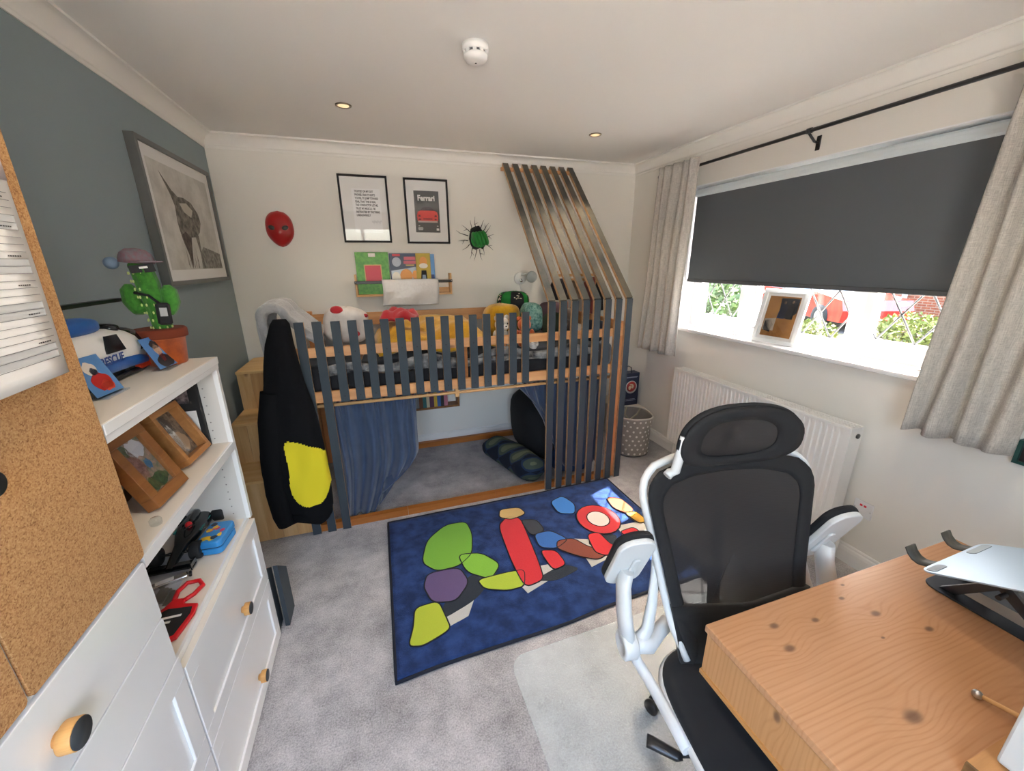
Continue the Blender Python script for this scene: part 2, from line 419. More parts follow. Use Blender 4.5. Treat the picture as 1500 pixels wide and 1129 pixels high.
# window behind the photographer
bm = bmesh.new()
for a, b_ in ((nx0, nx0+.06), (.82, .88), (nx1-.06, nx1)): box(bm, a, b_, N0-.12, N0-.06, nz0, nz1)
box(bm, nx0, nx1, N0-.12, N0-.06, nz0, nz0+.06); box(bm, nx0, nx1, N0-.12, N0-.06, nz1-.06, nz1)
w2 = struct('window_2', bm, UPVC)
bx('pane', (nx0, nx1, N0-.095, N0-.09, nz0, nz1), GLASS, w2)
# coving, concave profile
def coving(name, path_fn):
    prof = [(0, -.085), (.006, -.085), (.006, -.071)]
    for k in range(9):
        a = PI/2*k/8
        prof.append((.064-.058*math.cos(a), -.071+.060*math.sin(a)))
    prof += [(.070, -.011), (.070, 0), (0, 0)]
    bm = bmesh.new(); L = []
    for end in (0, 1): L.append([bm.verts.new(path_fn(p[0], H+p[1], end)) for p in prof])
    n_ = len(prof)
    for k in range(n_):
        f = bm.faces.new((L[0][k], L[1][k], L[1][(k+1) % n_], L[0][(k+1) % n_])); f.smooth = 3 <= k <= 9
    struct(name, bm, COVE)
coving('trim_1', lambda d, z, e: (d, N0+d if e == 0 else D-d, z))
coving('trim_2', lambda d, z, e: (d if e == 0 else W-d, D-d, z))
coving('trim_3', lambda d, z, e: (W-d, N0+d if e == 0 else D-d, z))
def skirting(name, p0, p1, nrm):
    prof = [(0, 0), (.016, 0), (.016, .07), (.013, .085), (.008, .092), (.008, .100), (.004, .106), (0, .106)]
    bm = bmesh.new(); p0 = V(p0); p1 = V(p1); nrm = V(nrm)
    A = [bm.verts.new(p0+nrm*a+V((0, 0, z))) for a, z in prof]; B = [bm.verts.new(p1+nrm*a+V((0, 0, z))) for a, z in prof]
    for k in range(len(prof)-1): bm.faces.new((A[k], B[k], B[k+1], A[k+1]))
    bm.faces.new(A); bm.faces.new(B[::-1])
    struct(name, bm, GLOSSW)
skirting('baseboard_right', (W, N0, 0), (W, D, 0), (-1, 0, 0))
skirting('baseboard_back', (0, D, 0), (W, D, 0), (0, -1, 0))
skirting('baseboard_left', (0, 1.83, 0), (0, D, 0), (1, 0, 0))

# ------------------------------------------------------------------ window in the right wall
win = tag(bpy.data.objects.new('window_1', None), kind='structure'); COL.objects.link(win); win.location = (3.42, 1.99, WZ0)
xf0, xf1 = 3.40, 3.46
bm = bmesh.new()
box(bm, xf0, xf1, WY0, WY1, WZ0+.03, WZ0+.085); box(bm, xf0, xf1, WY0, WY1, WZ1-.055, WZ1)
box(bm, xf0, xf1, WY0, WY0+.055, WZ0+.085, WZ1-.055); box(bm, xf0, xf1, WY1-.055, WY1, WZ0+.085, WZ1-.055)
for yc in (2.272, 1.605): box(bm, xf0, xf1, yc-.035, yc+.035, WZ0+.085, WZ1-.055)
obj('window_frame', bm, UPVC, win)
GZ0, GZ1 = WZ0+.085, WZ1-.055
panes = [(2.307, WY1-.055, True), (1.64, 2.237, False), (WY0+.055, 1.57, True)]
for (a, b_, casement) in panes:
    e = .045 if casement else .012
    bm = bmesh.new()
    xa = xf0-.014 if casement else xf0+.01
    box(bm, xa, xf1-.01, a, b_, GZ0, GZ0+e, .003); box(bm, xa, xf1-.01, a, b_, GZ1-e, GZ1, .003)
    box(bm, xa, xf1-.01, a, a+e, GZ0+e, GZ1-e, .003); box(bm, xa, xf1-.01, b_-e, b_, GZ0+e, GZ1-e, .003)
    cs = obj('casement' if casement else 'bead', bm, UPVC, win)
    a2, b2, c2, d2 = a+e, b_-e, GZ0+e, GZ1-e
    pn = bx('pane', (3.428, 3.432, a2, b2, c2, d2), GLASS, win)
    # diamond leading: two families of slanted bars clipped to the pane
    pw, ph = .165, .27
    for sgn in (1, -1):
        k0 = -14
        for k in range(-14, 15):
            # line: (y-a2)/pw*sgn + (z-c2)/ph = k+.5
            pts = []
            for yy in (a2, b2):
                z = c2+ph*(k+.5-sgn*(yy-a2)/pw)
                if c2 <= z <= d2: pts.append((yy, z))
            for zz in (c2, d2):
                y = a2+sgn*pw*(k+.5-(zz-c2)/ph)
                if a2 < y < b2: pts.append((y, zz))
            if len(pts) >= 2:
                p, q = pts[0], pts[-1]
                if math.hypot(p[0]-q[0], p[1]-q[1]) < .03: continue
                bm = bmesh.new(); tube(bm, [(3.433, p[0], p[1]), (3.433, q[0], q[1])], .0046, 6)
                obj('lead_strip', bm, LEAD, win)
# inner sill board with rounded nose
bm = bmesh.new(); box(bm, 3.235, 3.40, WY0-.02, WY1+.02, 1.060, 1.087, .009, seg=2)
struct('trim_4', bm, mat('sill_gloss', (.84, .84, .84), .12))
# white reveal lining and head
bm = bmesh.new(); box(bm, W, 3.40, WY0, WY1, WZ1-.006, WZ1); box(bm, W, 3.40, WY1-.006, WY1, 1.087, WZ1-.006); box(bm, W, 3.40, WY0, WY0+.006, 1.087, WZ1-.006)
struct('trim_5', bm, UPVC)

# roller blind
BLINDF = mat('grey_blackout_fabric', (.105, .118, .128), .75, bump=(500, .08))
t = thing('roller_blind', 'dark grey roller blind pulled most of the way down the window', 'blind', (3.335, 2.0, 1.44))
bx('fabric', (3.318, 3.3195, 1.19, 2.802, 1.455, 2.055), BLINDF, t)
bx('bottom_bar', (3.311, 3.326, 1.188, 2.804, 1.433, 1.458), mat('blind_hem', (.075, .08, .085), .7), t, bev=.003)
bm = bmesh.new()
prof = [(3.318, 2.100), (3.306, 2.088), (3.302, 2.072), (3.306, 2.056), (3.316, 2.046), (3.37, 2.043), (3.37, 2.100)]
slab(bm, [(p[0], p[1]) for p in prof], frameM((0, 2.81, 0), (1, 0, 0), (0, 0, 1)), 1.63)
obj('cassette', bm, mat('blind_cassette', (.66, .72, .74), .35), t)

# ------------------------------------------------------------------ curtain pole and curtains
t = thing('curtain_pole', 'long thin black metal curtain pole above the window', 'curtain pole', (3.19, 2.0, 2.232))
bm = bmesh.new(); tube(bm, [(3.19, .2, 2.245), (3.19, 3.07, 2.226)], .0095, 10); obj('pole', bm, BLACK, t)
bm = bmesh.new(); tube(bm, [(3.19, 3.07, 2.226), (3.19, 3.105, 2.226)], .013, 12); obj('finial', bm, BLACK, t)
for y in (1.905, 3.0, .75):
    bm = bmesh.new(); z = 2.226+(3.07-y)*.0066
    tube(bm, [(W, y, z-.05), (W-.035, y, z-.045), (3.19, y, z-.012)], .006, 8); box(bm, W-.006, W, y-.012, y+.012, z-.085, z-.015, .002)
    tube(bm, [(3.19, y-.012, z), (3.19, y+.012, z)], .0135, 12)
    obj('bracket', bm, BLACK, t)
def curtain(name, label, xc, y0t, y1t, y0b, y1b, zt, zb, waves, amp, mt, seed, xb=None):
    rnd = random.Random(seed); ph = rnd.uniform(0, 6)
    def fn(u, v):
        z = zt+(zb-zt)*v
        ya, yb = y0t+(y0b-y0t)*v, y1t+(y1b-y1t)*v
        uu = u+.012*math.sin(9*u+ph)
        y = ya+(yb-ya)*uu+.006*math.sin(5*v+u*11)
        s = math.sin(2*PI*waves*u+ph)
        a = amp*(.8+.35*v)*(1+.25*math.sin(3*u*PI+ph))
        x = xc+(xb-xc if xb else 0)*v+a*(s*(1-.25*abs(s)))+.006*math.sin(7*v+4*u)
        return (x, y, z+.006*math.sin(u*17)*v)
    bm = bmesh.new(); grid(bm, int(waves*16)+1, 26, fn)
    o = obj(name, bm, mt, solid=.004, smooth=True)
    return o
c = curtain('curtain', '', 3.145, 2.645, 3.035, 2.69, 3.11, 2.275, .86, 4.5, .028, LINEN, 3)
tag(c, 'grey linen curtain bunched between the window and the back wall corner', 'curtain')
c = curtain('curtain', '', 3.140, .80, 1.11, .84, 1.155, 2.275, .875, 3.5, .034, LINEN, 7)
tag(c, 'grey linen curtain gathered beside the desk end of the window', 'curtain')

# ------------------------------------------------------------------ cabinets on the left
FX = .405
def knob(parent, x, y, z, s=1.0):
    k = bmesh.new(); M = T(x, y, z) @ RY(PI/2)
    lathe(k, [(.008*s, 0), (.0095*s, .005*s), (.0165*s, .008*s), (.0165*s, .020*s), (.0160*s, .021*s)], 24, M)
    o = obj('knob', k, KNOBW, parent)
    k = bmesh.new(); lathe(k, [(.0157*s, .0208*s), (.0157*s, .0222*s), (0, .0224*s)], 24, M); obj('knob_face', k, CHARC, o)
def shaker(parent, name, y0, y1, z0, z1, x=FX, rail=.055, kn=None):
    bm = bmesh.new(); t_ = .018
    box(bm, x-t_, x-.008, y0, y1, z0, z1)
    box(bm, x-.008, x, y0, y1, z1-rail, z1, .0015); box(bm, x-.008, x, y0, y1, z0, z0+rail, .0015)
    box(bm, x-.008, x, y0, y0+rail, z0+rail, z1-rail, .0015); box(bm, x-.008, x, y1-rail, y1, z0+rail, z1-rail, .0015)
    o = obj(name, bm, CABW, parent)
    if kn: knob(o, x-.001, kn[0], kn[1], kn[2] if len(kn) > 2 else 1.0)
    return o
# open shelf unit with two drawers
su = thing('shelf_unit', 'white open shelf unit with two drawers beside the grey wall', 'shelf unit', (.2, 1.45, 0))
Y0, Y1 = 1.128, 1.785
bx('side_panel', (.002, .385, Y1-.018, Y1, .03, 1.262), CABIN, su)
bx('side_panel', (.002, .36, Y0, Y0+.010, .03, 1.262), CABIN, su)
bx('face_edge', (.385, .400, Y1-.02, Y1, .63, 1.262), CABW, su)
bm = bmesh.new(); box(bm, .0, .402, Y0, Y1+.002, 1.262, 1.280, .002); obj('top', bm, MEL, su)
bm = bmesh.new(); box(bm, .402, .405, Y0, Y1+.002, 1.255, 1.280, .001); box(bm, .385, .402, Y0, Y1, 1.238, 1.262); obj('top_edge', bm, CABW, su)
bx('shelf', (.01, .392, Y0-.004, Y1-.018, .942, .960), MEL, su)
bx('shelf_edge', (.392, .400, Y0-.004, Y1-.018, .930, .960), CABW, su)
bx('deck', (.01, .378, Y0+.018, Y1-.018, .612, .630), MEL, su)
bx('back_panel', (.002, .010, Y0, Y1, .03, 1.262), CABIN, su)
bx('drawer_cap', (.378, .386, Y0+.01, Y1, .600, .632), CABW, su)
bx('plinth', (.05, .36, Y0, Y1, 0, .03), CABW, su)
bm = bmesh.new()
for zz in [z*.032+.66 for z in range(18)]:
    if .93 < zz < .97 or zz > 1.24: continue
    for xx in (.05, .345): tube(bm, [(xx, Y1-.0185, zz), (xx, Y1-.0178, zz)], .0026, 6)
tag(obj('peg_holes', bm, mat('peg_dark', (.22, .21, .20), .8), su), kind='stuff')
d = shaker(su, 'drawer', Y0+.002, Y1, .315, .612, kn=(1.494, .434, 1.3)); bx('drawer_top', (.387, .4045, Y0+.002, Y1, .612, .6135), MEL, d)
shaker(su, 'drawer', Y0+.002, Y1, .012, .311, kn=(1.488, .121, 1.3))
# tall cabinet with cork doors
tc_ = thing('tall_cabinet', 'tall white cabinet with cork covered doors and wooden knobs', 'cabinet', (.2, .8, 0))
bx('carcass', (.002, .386, .10, 1.122, .0, 2.12), CABW, tc_)
for (a, b_) in ((.792, 1.120), (.46, .787), (.13, .455)):
    dr = bx('door', (.387, .401, a, b_, .962, 2.11), CABW, tc_)
    bm = bmesh.new(); slab(bm, rrect(b_-a-.002, 2.105-.966, .008, 3), frameM((.401, (a+b_)/2, (2.105+.966)/2), (0, 1, 0), (0, 0, 1)), .005)
    obj('cork_panel', bm, CORK, dr)
    if a == .792: knob(dr, .405, .842, 1.300, 1.15)
for (a, b_) in ((.13, 1.112),):
    for (z0, z1) in ((.798, .955), (.665, .794)):
        bm = bmesh.new(); slab(bm, rrect(b_-a, z1-z0, .006, 3), frameM((.387, (a+b_)/2, (z0+z1)/2), (0, 1, 0), (0, 0, 1)), FX-.387, bev=.0015)
        o = obj('drawer', bm, CABW, tc_)
        if z1 > .9: knob(o, FX-.001, .798, .868, 1.5)
shaker(tc_, 'cupboard_door', .47, 1.122, .318, .661, rail=.06)
shaker(tc_, 'cupboard_door', .47, 1.122, .012, .314, rail=.06)

# ------------------------------------------------------------------ calendar on the cork door
t = thing('wall_calendar', 'white lined wall calendar hanging off the cork door', 'calendar', (.42, .95, 1.42))
def calfn(off, y0, y1, zt, zb, lift):
    def fn(u, v):   # u across y, v down
        z = zt+(zb-zt)*v
        return (.409+off+lift*v**2.0*(.55+.45*(1-u)), y0+(y1-y0)*u-.055*v**2*(1 if lift > .03 else .3), z)
    return fn
def sheet(name, fn, mt, parent, th=.0008, nu=6, nv=24):
    bm = bmesh.new(); grid(bm, nu, nv, fn); return obj(name, bm, mt, parent, solid=th, smooth=True)
def calstrip(fn, u0, u1, v0, v1, off=.0009):
    return lambda u, v: tuple(V(fn(u0+(u1-u0)*u, v0+(v1-v0)*v))+V((off, 0, 0)))
f0 = calfn(.0, .76, 1.04, 1.80, 1.43, .012); sheet('back_page', f0, PAPER, t)
f1 = calfn(.004, .82, 1.082, 1.80, 1.415, .05); sheet('page', f1, PAPER, t)
sheet('picture_header', calstrip(f1, 0.0, 1, .0, .20), mat('calendar_pink', (.72, .63, .62), .6), t, nv=6)
nl = 24
for k in range(nl):
    v0 = .25+.70*k/nl
    if k in (3, 4, 9, 10, 15, 16, 21, 22):
        bmb = bmesh.new(); grid(bmb, 8, 3, calstrip(f1, .06, .955, v0, v0+.70/nl*.96, .0008), smooth=False); obj('weekend_band', bmb, mat('band_grey', (.52, .53, .53), .6), t)
    bm = bmesh.new(); grid(bm, 6, 2, calstrip(f1, .06, .955, v0, v0+.0022, .0016)); obj('ruled_line', bm, mat('rule_grey', (.2, .2, .2), .6), t)
rnd = random.Random(4)
for k in range(nl):
    v0 = .25+.70*k/nl
    bm = bmesh.new(); u = .07
    for q in range(4):
        l = rnd.uniform(.012, .02); grid(bm, 2, 2, calstrip(f1, u, u+l, v0+.008, v0+.017, .0016)); u += l+.004
    if k % 4 == 0:
        u = .80
        for q in range(6): l = rnd.uniform(.010, .02); grid(bm, 2, 2, calstrip(f1, u, u+l, v0+.016, v0+.021, .0016)); u += l+.004
    tag(obj('day_text', bm, INK, t), kind='stuff')
bm = bmesh.new(); tube(bm, [(.41, 1.0, 1.755), (.422, 1.0, 1.755)], .011, 10); obj('pin', bm, mat('brown_pin', (.12, .05, .04), .4), t)

# ------------------------------------------------------------------ things on the shelf unit
# toy helicopter (nose towards +y)
hx = .215
t = thing('toy_helicopter', 'white and blue toy rescue helicopter with black rotor', 'toy', (hx, 1.55, 1.280))
HW = mat('toy_white', (.80, .80, .78), .3); HB = mat('toy_blue', '#1c5aa8', .35); HG = mat('dark_tinted_plastic', (.015, .016, .018), .08)
def hull(bm, secs, n=20, m=0):
    def fn(u, v):
        k = v*(len(secs)-1); i = min(int(k), len(secs)-2); f = k-i
        a = [secs[i][j]*(1-f)+secs[i+1][j]*f for j in range(4)]     # y, zc, half width, half height
        an = 2*PI*u; cx, cz = math.cos(an), math.sin(an)
        s = .72
        return (hx+a[2]*math.copysign(abs(cx)**s, cx), a[0], a[1]+a[3]*math.copysign(abs(cz)**s, cz))
    grid(bm, n, 3*len(secs), fn, m, closeu=True)
secs = [(1.33, 1.375, .03, .03), (1.37, 1.37, .066, .052), (1.45, 1.368, .078, .060), (1.58, 1.366, .080, .062), (1.66, 1.360, .076, .056), (1.725, 1.346, .064, .042), (1.765, 1.334, .044, .026), (1.79, 1.328, .012, .010)]
bm = bmesh.new(); hull(bm, secs); obj('fuselage', bm, HW, t)
bm = bmesh.new(); hull(bm, [(a, b_-.036, c_*1.03, d_*.45) for a, b_, c_, d_ in secs]); obj('belly', bm, HB, t)
bm = bmesh.new(); grid(bm, 24, 8, lambda u, v: (hx+.0735*math.cos(PI/2*v)**.8*math.copysign(abs(math.cos(2*PI*u))**.8, math.cos(2*PI*u)), 1.690+.090*math.cos(PI/2*v)**.8*math.copysign(abs(math.sin(2*PI*u))**.8, math.sin(2*PI*u)), 1.348+.068*math.sin(PI/2*v)), closeu=True); obj('windscreen', bm, HG, t)
for s in (-1, 1):
    bm = bmesh.new(); slab(bm, [(1.50, 1.368), (1.585, 1.366), (1.56, 1.412), (1.51, 1.414)], frameM((hx+s*.0775, 0, 0), (0, 1, 0), (0, 0, 1)), .005*s); obj('side_window', bm, HG, t)
    bm = bmesh.new(); tube(bm, [(hx+s*.055, 1.38, 1.290), (hx+s*.055, 1.70, 1.290), (hx+s*.055, 1.735, 1.298), (hx+s*.055, 1.75, 1.310)], .008, 8)
    for y in (1.46, 1.62): tube(bm, [(hx+s*.055, y, 1.29), (hx+s*.04, y, 1.33)], .006, 6)
    obj('skid', bm, BLACK, t)
bm = bmesh.new(); blob(bm, (hx+.012, 1.63, 1.420), (.045, .022, .014), .8); obj('roof_window', bm, HG, t)
bm = bmesh.new(); blob(bm, (hx, 1.50, 1.437), (.055, .10, .024), .7); box(bm, hx-.03, hx+.03, 1.43, 1.49, 1.45, 1.466, .004); obj('engine_cowl', bm, HB, t)
bm = bmesh.new(); tube(bm, [(hx, 1.36, 1.385), (hx, 1.225, 1.41)], lambda q: .022-.012*q, 10); box(bm, hx-.004, hx+.004, 1.21, 1.25, 1.40, 1.46, .002); obj('tail_boom', bm, HB, t)
bm = bmesh.new(); tube(bm, [(hx, 1.475, 1.455), (hx, 1.475, 1.490)], .008, 10); obj('rotor_mast', bm, BLACK, t)
for (yy0, yy1, x1) in ((1.475, 1.800, .012), (1.475, 1.20, -.012)):
    bm = bmesh.new(); slab(bm, [(-.013, 0), (.013, 0), (.013, 1), (-.013, 1)], frameM((hx, yy0, 1.484), (1, 0, 0), (x1, yy1-yy0, 0)) @ Matrix.Diagonal((1, abs(yy1-yy0), 1, 1)), .010); obj('rotor_blade', bm, BLACK, t)
bm = bmesh.new(); slab(bm, rrect(.07, .03, .008, 3), frameM((hx+.052, 1.70, 1.305), (0, 1, 0), (0, 0, 1)), .012); obj('float_pod', bm, mat('toy_orange_red', '#d8401c', .4), t)
text('lettering', 'RESCUE', .030, mat('toy_blue_print', '#16418a', .4), frameM((hx+.0815, 1.515, 1.350), (0, 1, 0), (0, 0, 1)), t, bold=.0008)
t.location.y -= .045; t.location.x -= .02
# dancing cactus plush
cx0, cy0, cz0 = .285, 1.728, 1.280
t = thing('cactus_plush', 'green plush cactus in an orange pot wearing cap and sunglasses', 'plush toy', (cx0, cy0, cz0))
CG = mat('cactus_green', '#2c6b1c', .9, sheen=.2, var=(60, '#3f8628')); CS = mat('cactus_stitch', '#c9d98a', .8)
bm = bmesh.new(); lathe(bm, [(.050, 0), (.053, .004), (.061, .085), (.064, .085), (.068, .090), (.069, .112), (.064, .116), (.058, .112), (.054, .100), (0, .104)], 32, T(cx0, cy0, cz0)); obj('pot', bm, mat('plush_orange', '#b8540e', .9, sheen=.15, var=(40, '#963f08')), t)
bm = bmesh.new(); lathe(bm, [(.0695, .088), (.0705, .092), (.0705, .112), (.066, .117)], 32, T(cx0, cy0, cz0)); obj('pot_rim', bm, mat('plush_rim_brown', '#6b2a12', .9), t)
def soft_tube(bm, pts, rads, n=18, ribs=9, amp=.06):
    pts = [V(p) for p in pts]; fine = []
    for i in range(len(pts)-1):
        for k in range(5):
            f = k/5; fine.append((pts[i].lerp(pts[i+1], f), rads[i]*(1-f)+rads[i+1]*f))
    fine.append((pts[-1], rads[-1])); up = V((0, 1, 0)); rings = []
    for i, (p, rr) in enumerate(fine):
        tn = (fine[min(i+1, len(fine)-1)][0]-fine[max(i-1, 0)][0]).normalized(); s = tn.cross(up).normalized(); u2 = s.cross(tn)
        rings.append([bm.verts.new(p+(s*math.cos(2*PI*k/n)+u2*math.sin(2*PI*k/n))*rr*(1+amp*math.cos(2*PI*k*ribs/n))) for k in range(n)])
    for A, B in zip(rings, rings[1:]):
        for k in range(n): f = bm.faces.new((A[k], A[(k+1) % n], B[(k+1) % n], B[k])); f.smooth = True
    bm.faces.new(rings[0][::-1]); bm.faces.new(rings[-1])
bm = bmesh.new(); soft_tube(bm, [(cx0+.012, cy0, cz0+.10), (cx0+.008, cy0, cz0+.18), (cx0, cy0, cz0+.26), (cx0-.008, cy0, cz0+.315), (cx0-.010, cy0, cz0+.335)], [.024, .026, .029, .027, .012], 36); body = obj('body', bm, CG, t)
for s, dz in ((-1, 0), (1, -.005)):
    bm = bmesh.new(); x = cx0+s*.0
    soft_tube(bm, [(cx0+s*.015, cy0, cz0+.185+dz), (cx0+s*.040, cy0, cz0+.180+dz), (cx0+s*.050, cy0, cz0+.205+dz), (cx0+s*.050, cy0, cz0+.240+dz), (cx0+s*.049, cy0, cz0+.256+dz)], [.014, .021, .023, .021, .008], 27)
    obj('arm', bm, CG, t)
bm = bmesh.new()
for k in range(8):
    for a in range(9):
        an = 2*PI*(a+.5*(k % 2))/9; z = cz0+.12+k*.024
        blob(bm, (cx0+.009-(k*.003)+.0275*math.cos(an), cy0+.0275*math.sin(an), z), (.0028, .0028, .005), n=6, nv=5)
tag(obj('stitching', bm, CS, t), kind='stuff')
CAPM = mat('tweed_grey', (.16, .16, .18), .9, var=(90, '#7d5a60'))
bm = bmesh.new(); lathe(bm, [(.043, 0), (.043, .012), (.038, .028), (.024, .040), (0, .044)], 24, T(cx0-.012, cy0, cz0+.318) @ RY(.1)); cp = obj('cap', bm, CAPM, t)
bm = bmesh.new(); slab(bm, [(-.038, 0), (.038, 0), (.034, .03), (.015, .045), (-.015, .045), (-.034, .03)], frameM((cx0+.012, cy0-.012, cz0+.322), (.5, .86, 0), (.8, -.46, .03)), .004); obj('cap_brim', bm, CAPM, cp)
bm = bmesh.new(); blob(bm, (cx0-.066, cy0-.02, cz0+.318), (.018, .018, .018)); obj('pompom', bm, mat('pompom_blue', '#6f8297', .95), cp)
bm = bmesh.new(); M = frameM((cx0+.012, cy0-.036, cz0+.302), (.86, .5, .12), (-.1, 0, 1)); boxM(bm, M @ T(-.015, 0, 0), .027, .022, .006); boxM(bm, M @ T(.017, -.002, 0), .027, .022, .006); boxM(bm, M @ T(0, .008, 0), .06, .006, .005); obj('sunglasses', bm, MATTBLK, t)
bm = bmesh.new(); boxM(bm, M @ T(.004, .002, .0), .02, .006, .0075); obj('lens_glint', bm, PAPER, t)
bm = bmesh.new(); M = frameM((cx0+.040, cy0-.042, cz0+.165), (.9, .35, -.05), (-.12, 0, 1)); boxM(bm, M, .036, .068, .02, .006); tube(bm, [(cx0-.03, cy0-.02, cz0+.23), (cx0+.01, cy0-.036, cz0+.222), (cx0+.036, cy0-.04, cz0+.195)], .004, 6); bg_ = obj('shoulder_bag', bm, mat('black_velvet', (.012, .012, .014), .9), t)
bm = bmesh.new(); boxM(bm, M @ T(0, .006, .0105), .018, .026, .002); obj('bag_window', bm, mat('grey_window', (.25, .25, .25), .4), bg_)
# acrylic card stands: colours only, facing the room
def card_stand(label, x, y0, y1, zb, h, lean, cols):
    t = thing('photo_card_stand', label, 'card stand', (x, (y0+y1)/2, zb))
    M = frameM((x, (y0+y1)/2, zb+.003), (.12, 1, 0), (-lean, 0, 1))
    wd = y1-y0
    bm = bmesh.new(); boxM(bm, M @ T(0, h/2, 0), wd, h, .003); obj('acrylic_sheet', bm, ACRYL, t)
    bm = bmesh.new(); boxM(bm, T(x-.005, (y0+y1)/2, zb+.003), .045, wd, .003); obj('foot', bm, ACRYL, t)
    bm = bmesh.new(); boxM(bm, M @ T(0, h/2, .0022), wd*.93, h*.95, .0008); pr = obj('print', bm, mat('card_blue', '#4d7fb8', .4), t)
    for (u, v, ru, rv, c_) in cols:
        bm = bmesh.new(); slab(bm, [(u*wd+ru*wd*math.cos(a*.35), v*h+rv*h*math.sin(a*.35)*(1+.15*math.sin(a*1.7))) for a in range(18)], M @ T(0, 0, .0027), .0004)
        obj('printed_shape', bm, mat('card_'+c_, '#'+c_, .4), pr)
card_stand('clear card stand with a red and blue picture beside the calendar', .305, 1.318, 1.415, 1.280, .105, .42, [(.02, .34, .30, .22, 'b01818'), (.1, .22, .2, .13, 'd84830'), (-.05, .68, .2, .16, 'd8d0c8'), (0, .6, .11, .09, '2c3448')])
card_stand('clear card stand with a dark picture in front of the orange pot', .318, 1.60, 1.700, 1.280, .105, .42, [(.03, .22, .36, .2, '22242c'), (.0, .58, .15, .17, 'c8a890'), (.0, .74, .19, .12, '28262a'), (0, .36, .1, .16, 'a83830')])
# wooden photo frames on the middle shelf
def lean_frame(name, label, x, y0, y1, zb, h, lean, depth, wd, fm, img, inset=.010):
    t = thing(name, label, 'photo frame', (x, (y0+y1)/2, zb))
    M = frameM((x, (y0+y1)/2, zb), (.06, 1, 0), (-lean, 0, 1)); L = y1-y0
    # lift so that the back lower edge touches the shelf
    nz = (M.to_3x3() @ V((0, 0, 1))).z
    M = T(0, 0, depth*abs(nz)) @ M
    bm = bmesh.new()
    for (u, v, a, b_) in ((0, wd/2, L, wd), (0, h-wd/2, L, wd), (-L/2+wd/2, h/2, wd, h-2*wd), (L/2-wd/2, h/2, wd, h-2*wd)): boxM(bm, M @ T(u, v, -depth/2), a, b_, depth, .001)
    obj('moulding', bm, fm, t)
    bm = bmesh.new(); boxM(bm, M @ T(0, h/2, -depth+.003), L-.004, h-.004, .004); obj('backing', bm, mat('backing_brown', (.10, .06, .035), .8), t)
    bm = bmesh.new(); boxM(bm, M @ T(0, h/2, -inset-.0015), L-2*wd, h-2*wd, .001); pr = obj('photograph', bm, img[0], t)
    for (u, v, ru, rv, mm) in img[1]:
        bm = bmesh.new(); slab(bm, [(u*(L-2*wd)+ru*(L-2*wd)*math.cos(a*.35), h/2+v*(h-2*wd)+rv*(h-2*wd)*math.sin(a*.35)*(1+.2*math.sin(a*2.3))) for a in range(18)], M @ T(0, 0, -inset-.0010), .0004); obj('printed_shape', bm, mm, pr)
    bm = bmesh.new(); boxM(bm, M @ T(0, h/2, -inset+.001), L-2*wd, h-2*wd, .0012); obj('glazing', bm, GLASS, t)
    bm = bmesh.new(); pq = M @ V((0, h*.6, -depth)); slab(bm, [(-.025, 0), (.025, 0), (.015, (pq.z-zb)/.94), (-.015, (pq.z-zb)/.94)], frameM((pq.x-(pq.z-zb)*.35, pq.y, zb), (0, 1, 0), (.35, 0, 1)), .003); obj('strut', bm, mat('backing_brown', (.10, .06, .035), .8), t)
    return t
PH1 = mat('holiday_photo', '#5a6a58', .4, var=(55, '#9a8074')); PH2 = mat('wedding_photo', '#8d8070', .4, var=(60, '#3a332c'))
PSKY = mat('photo_sky', '#b8bcc8', .4); PGRN = mat('photo_green', '#3c5a34', .4, var=(90, '#22381f')); PPNK = mat('photo_stone', '#93706a', .4, var=(80, '#6c4b44')); PBLU = mat('photo_blue', '#3c6f9a', .4)
lean_frame('framed_photo', 'dark oak photo frame with a garden picture leaning on the shelf', .362, 1.318, 1.475, .960, .215, .42, .032, .032, FRAMEW, (PH1, [(.12, .32, .35, .17, PSKY), (0, -.36, .48, .14, PGRN), (-.22, .05, .22, .28, PPNK), (.15, -.02, .12, .1, PBLU), (-.3, .38, .18, .12, PGRN)]))
lean_frame('framed_photo', 'light oak box frame with a small picture, next to black frame', .345, 1.565, 1.722, .960, .190, .42, .045, .018, FRAMEW2, (PH2, [(-.05, .25, .28, .2, mat('photo_dark', '#3a322c', .4)), (.1, -.2, .3, .22, mat('photo_tan', '#a88f74', .4)), (.0, -.05, .12, .3, PAPER)]), inset=.03)
# black multi photo frame standing against the end panel
t = thing('black_picture_frame', 'large black frame with several photos against the shelf end panel', 'photo frame', (.2, 1.75, .960))
bx('board', (.06, .335, 1.748, 1.764, .960, 1.225), MATTBLK, t, bev=.002)
for (x0, x1, z0, z1, mm) in ((.215, .305, 1.13, 1.195, mat('mono_photo', '#8a7d80', .35, var=(70, '#332e30'))), (.085, .195, 1.12, 1.20, mat('mono_photo_dark', '#4a4440', .35, var=(70, '#1e1c1a'))), (.20, .318, .985, 1.10, PAPER), (.08, .185, .98, 1.09, mat('mono_photo', '#8a7d80'))):
    bx('photograph', (x0, x1, 1.7465, 1.748, z0, z1), mm, t)
for (xa, c_) in ((.245, '#3a2c28'), (.272, '#17181c')):
    bm = bmesh.new(); blob(bm, (xa, 1.746, 1.035), (.010, .001, .028), .8, n=12, nv=8); blob(bm, (xa, 1.746, 1.071), (.006, .001, .008), n=10, nv=6); obj('printed_figure', bm, mat('fig'+c_, c_, .5), t)
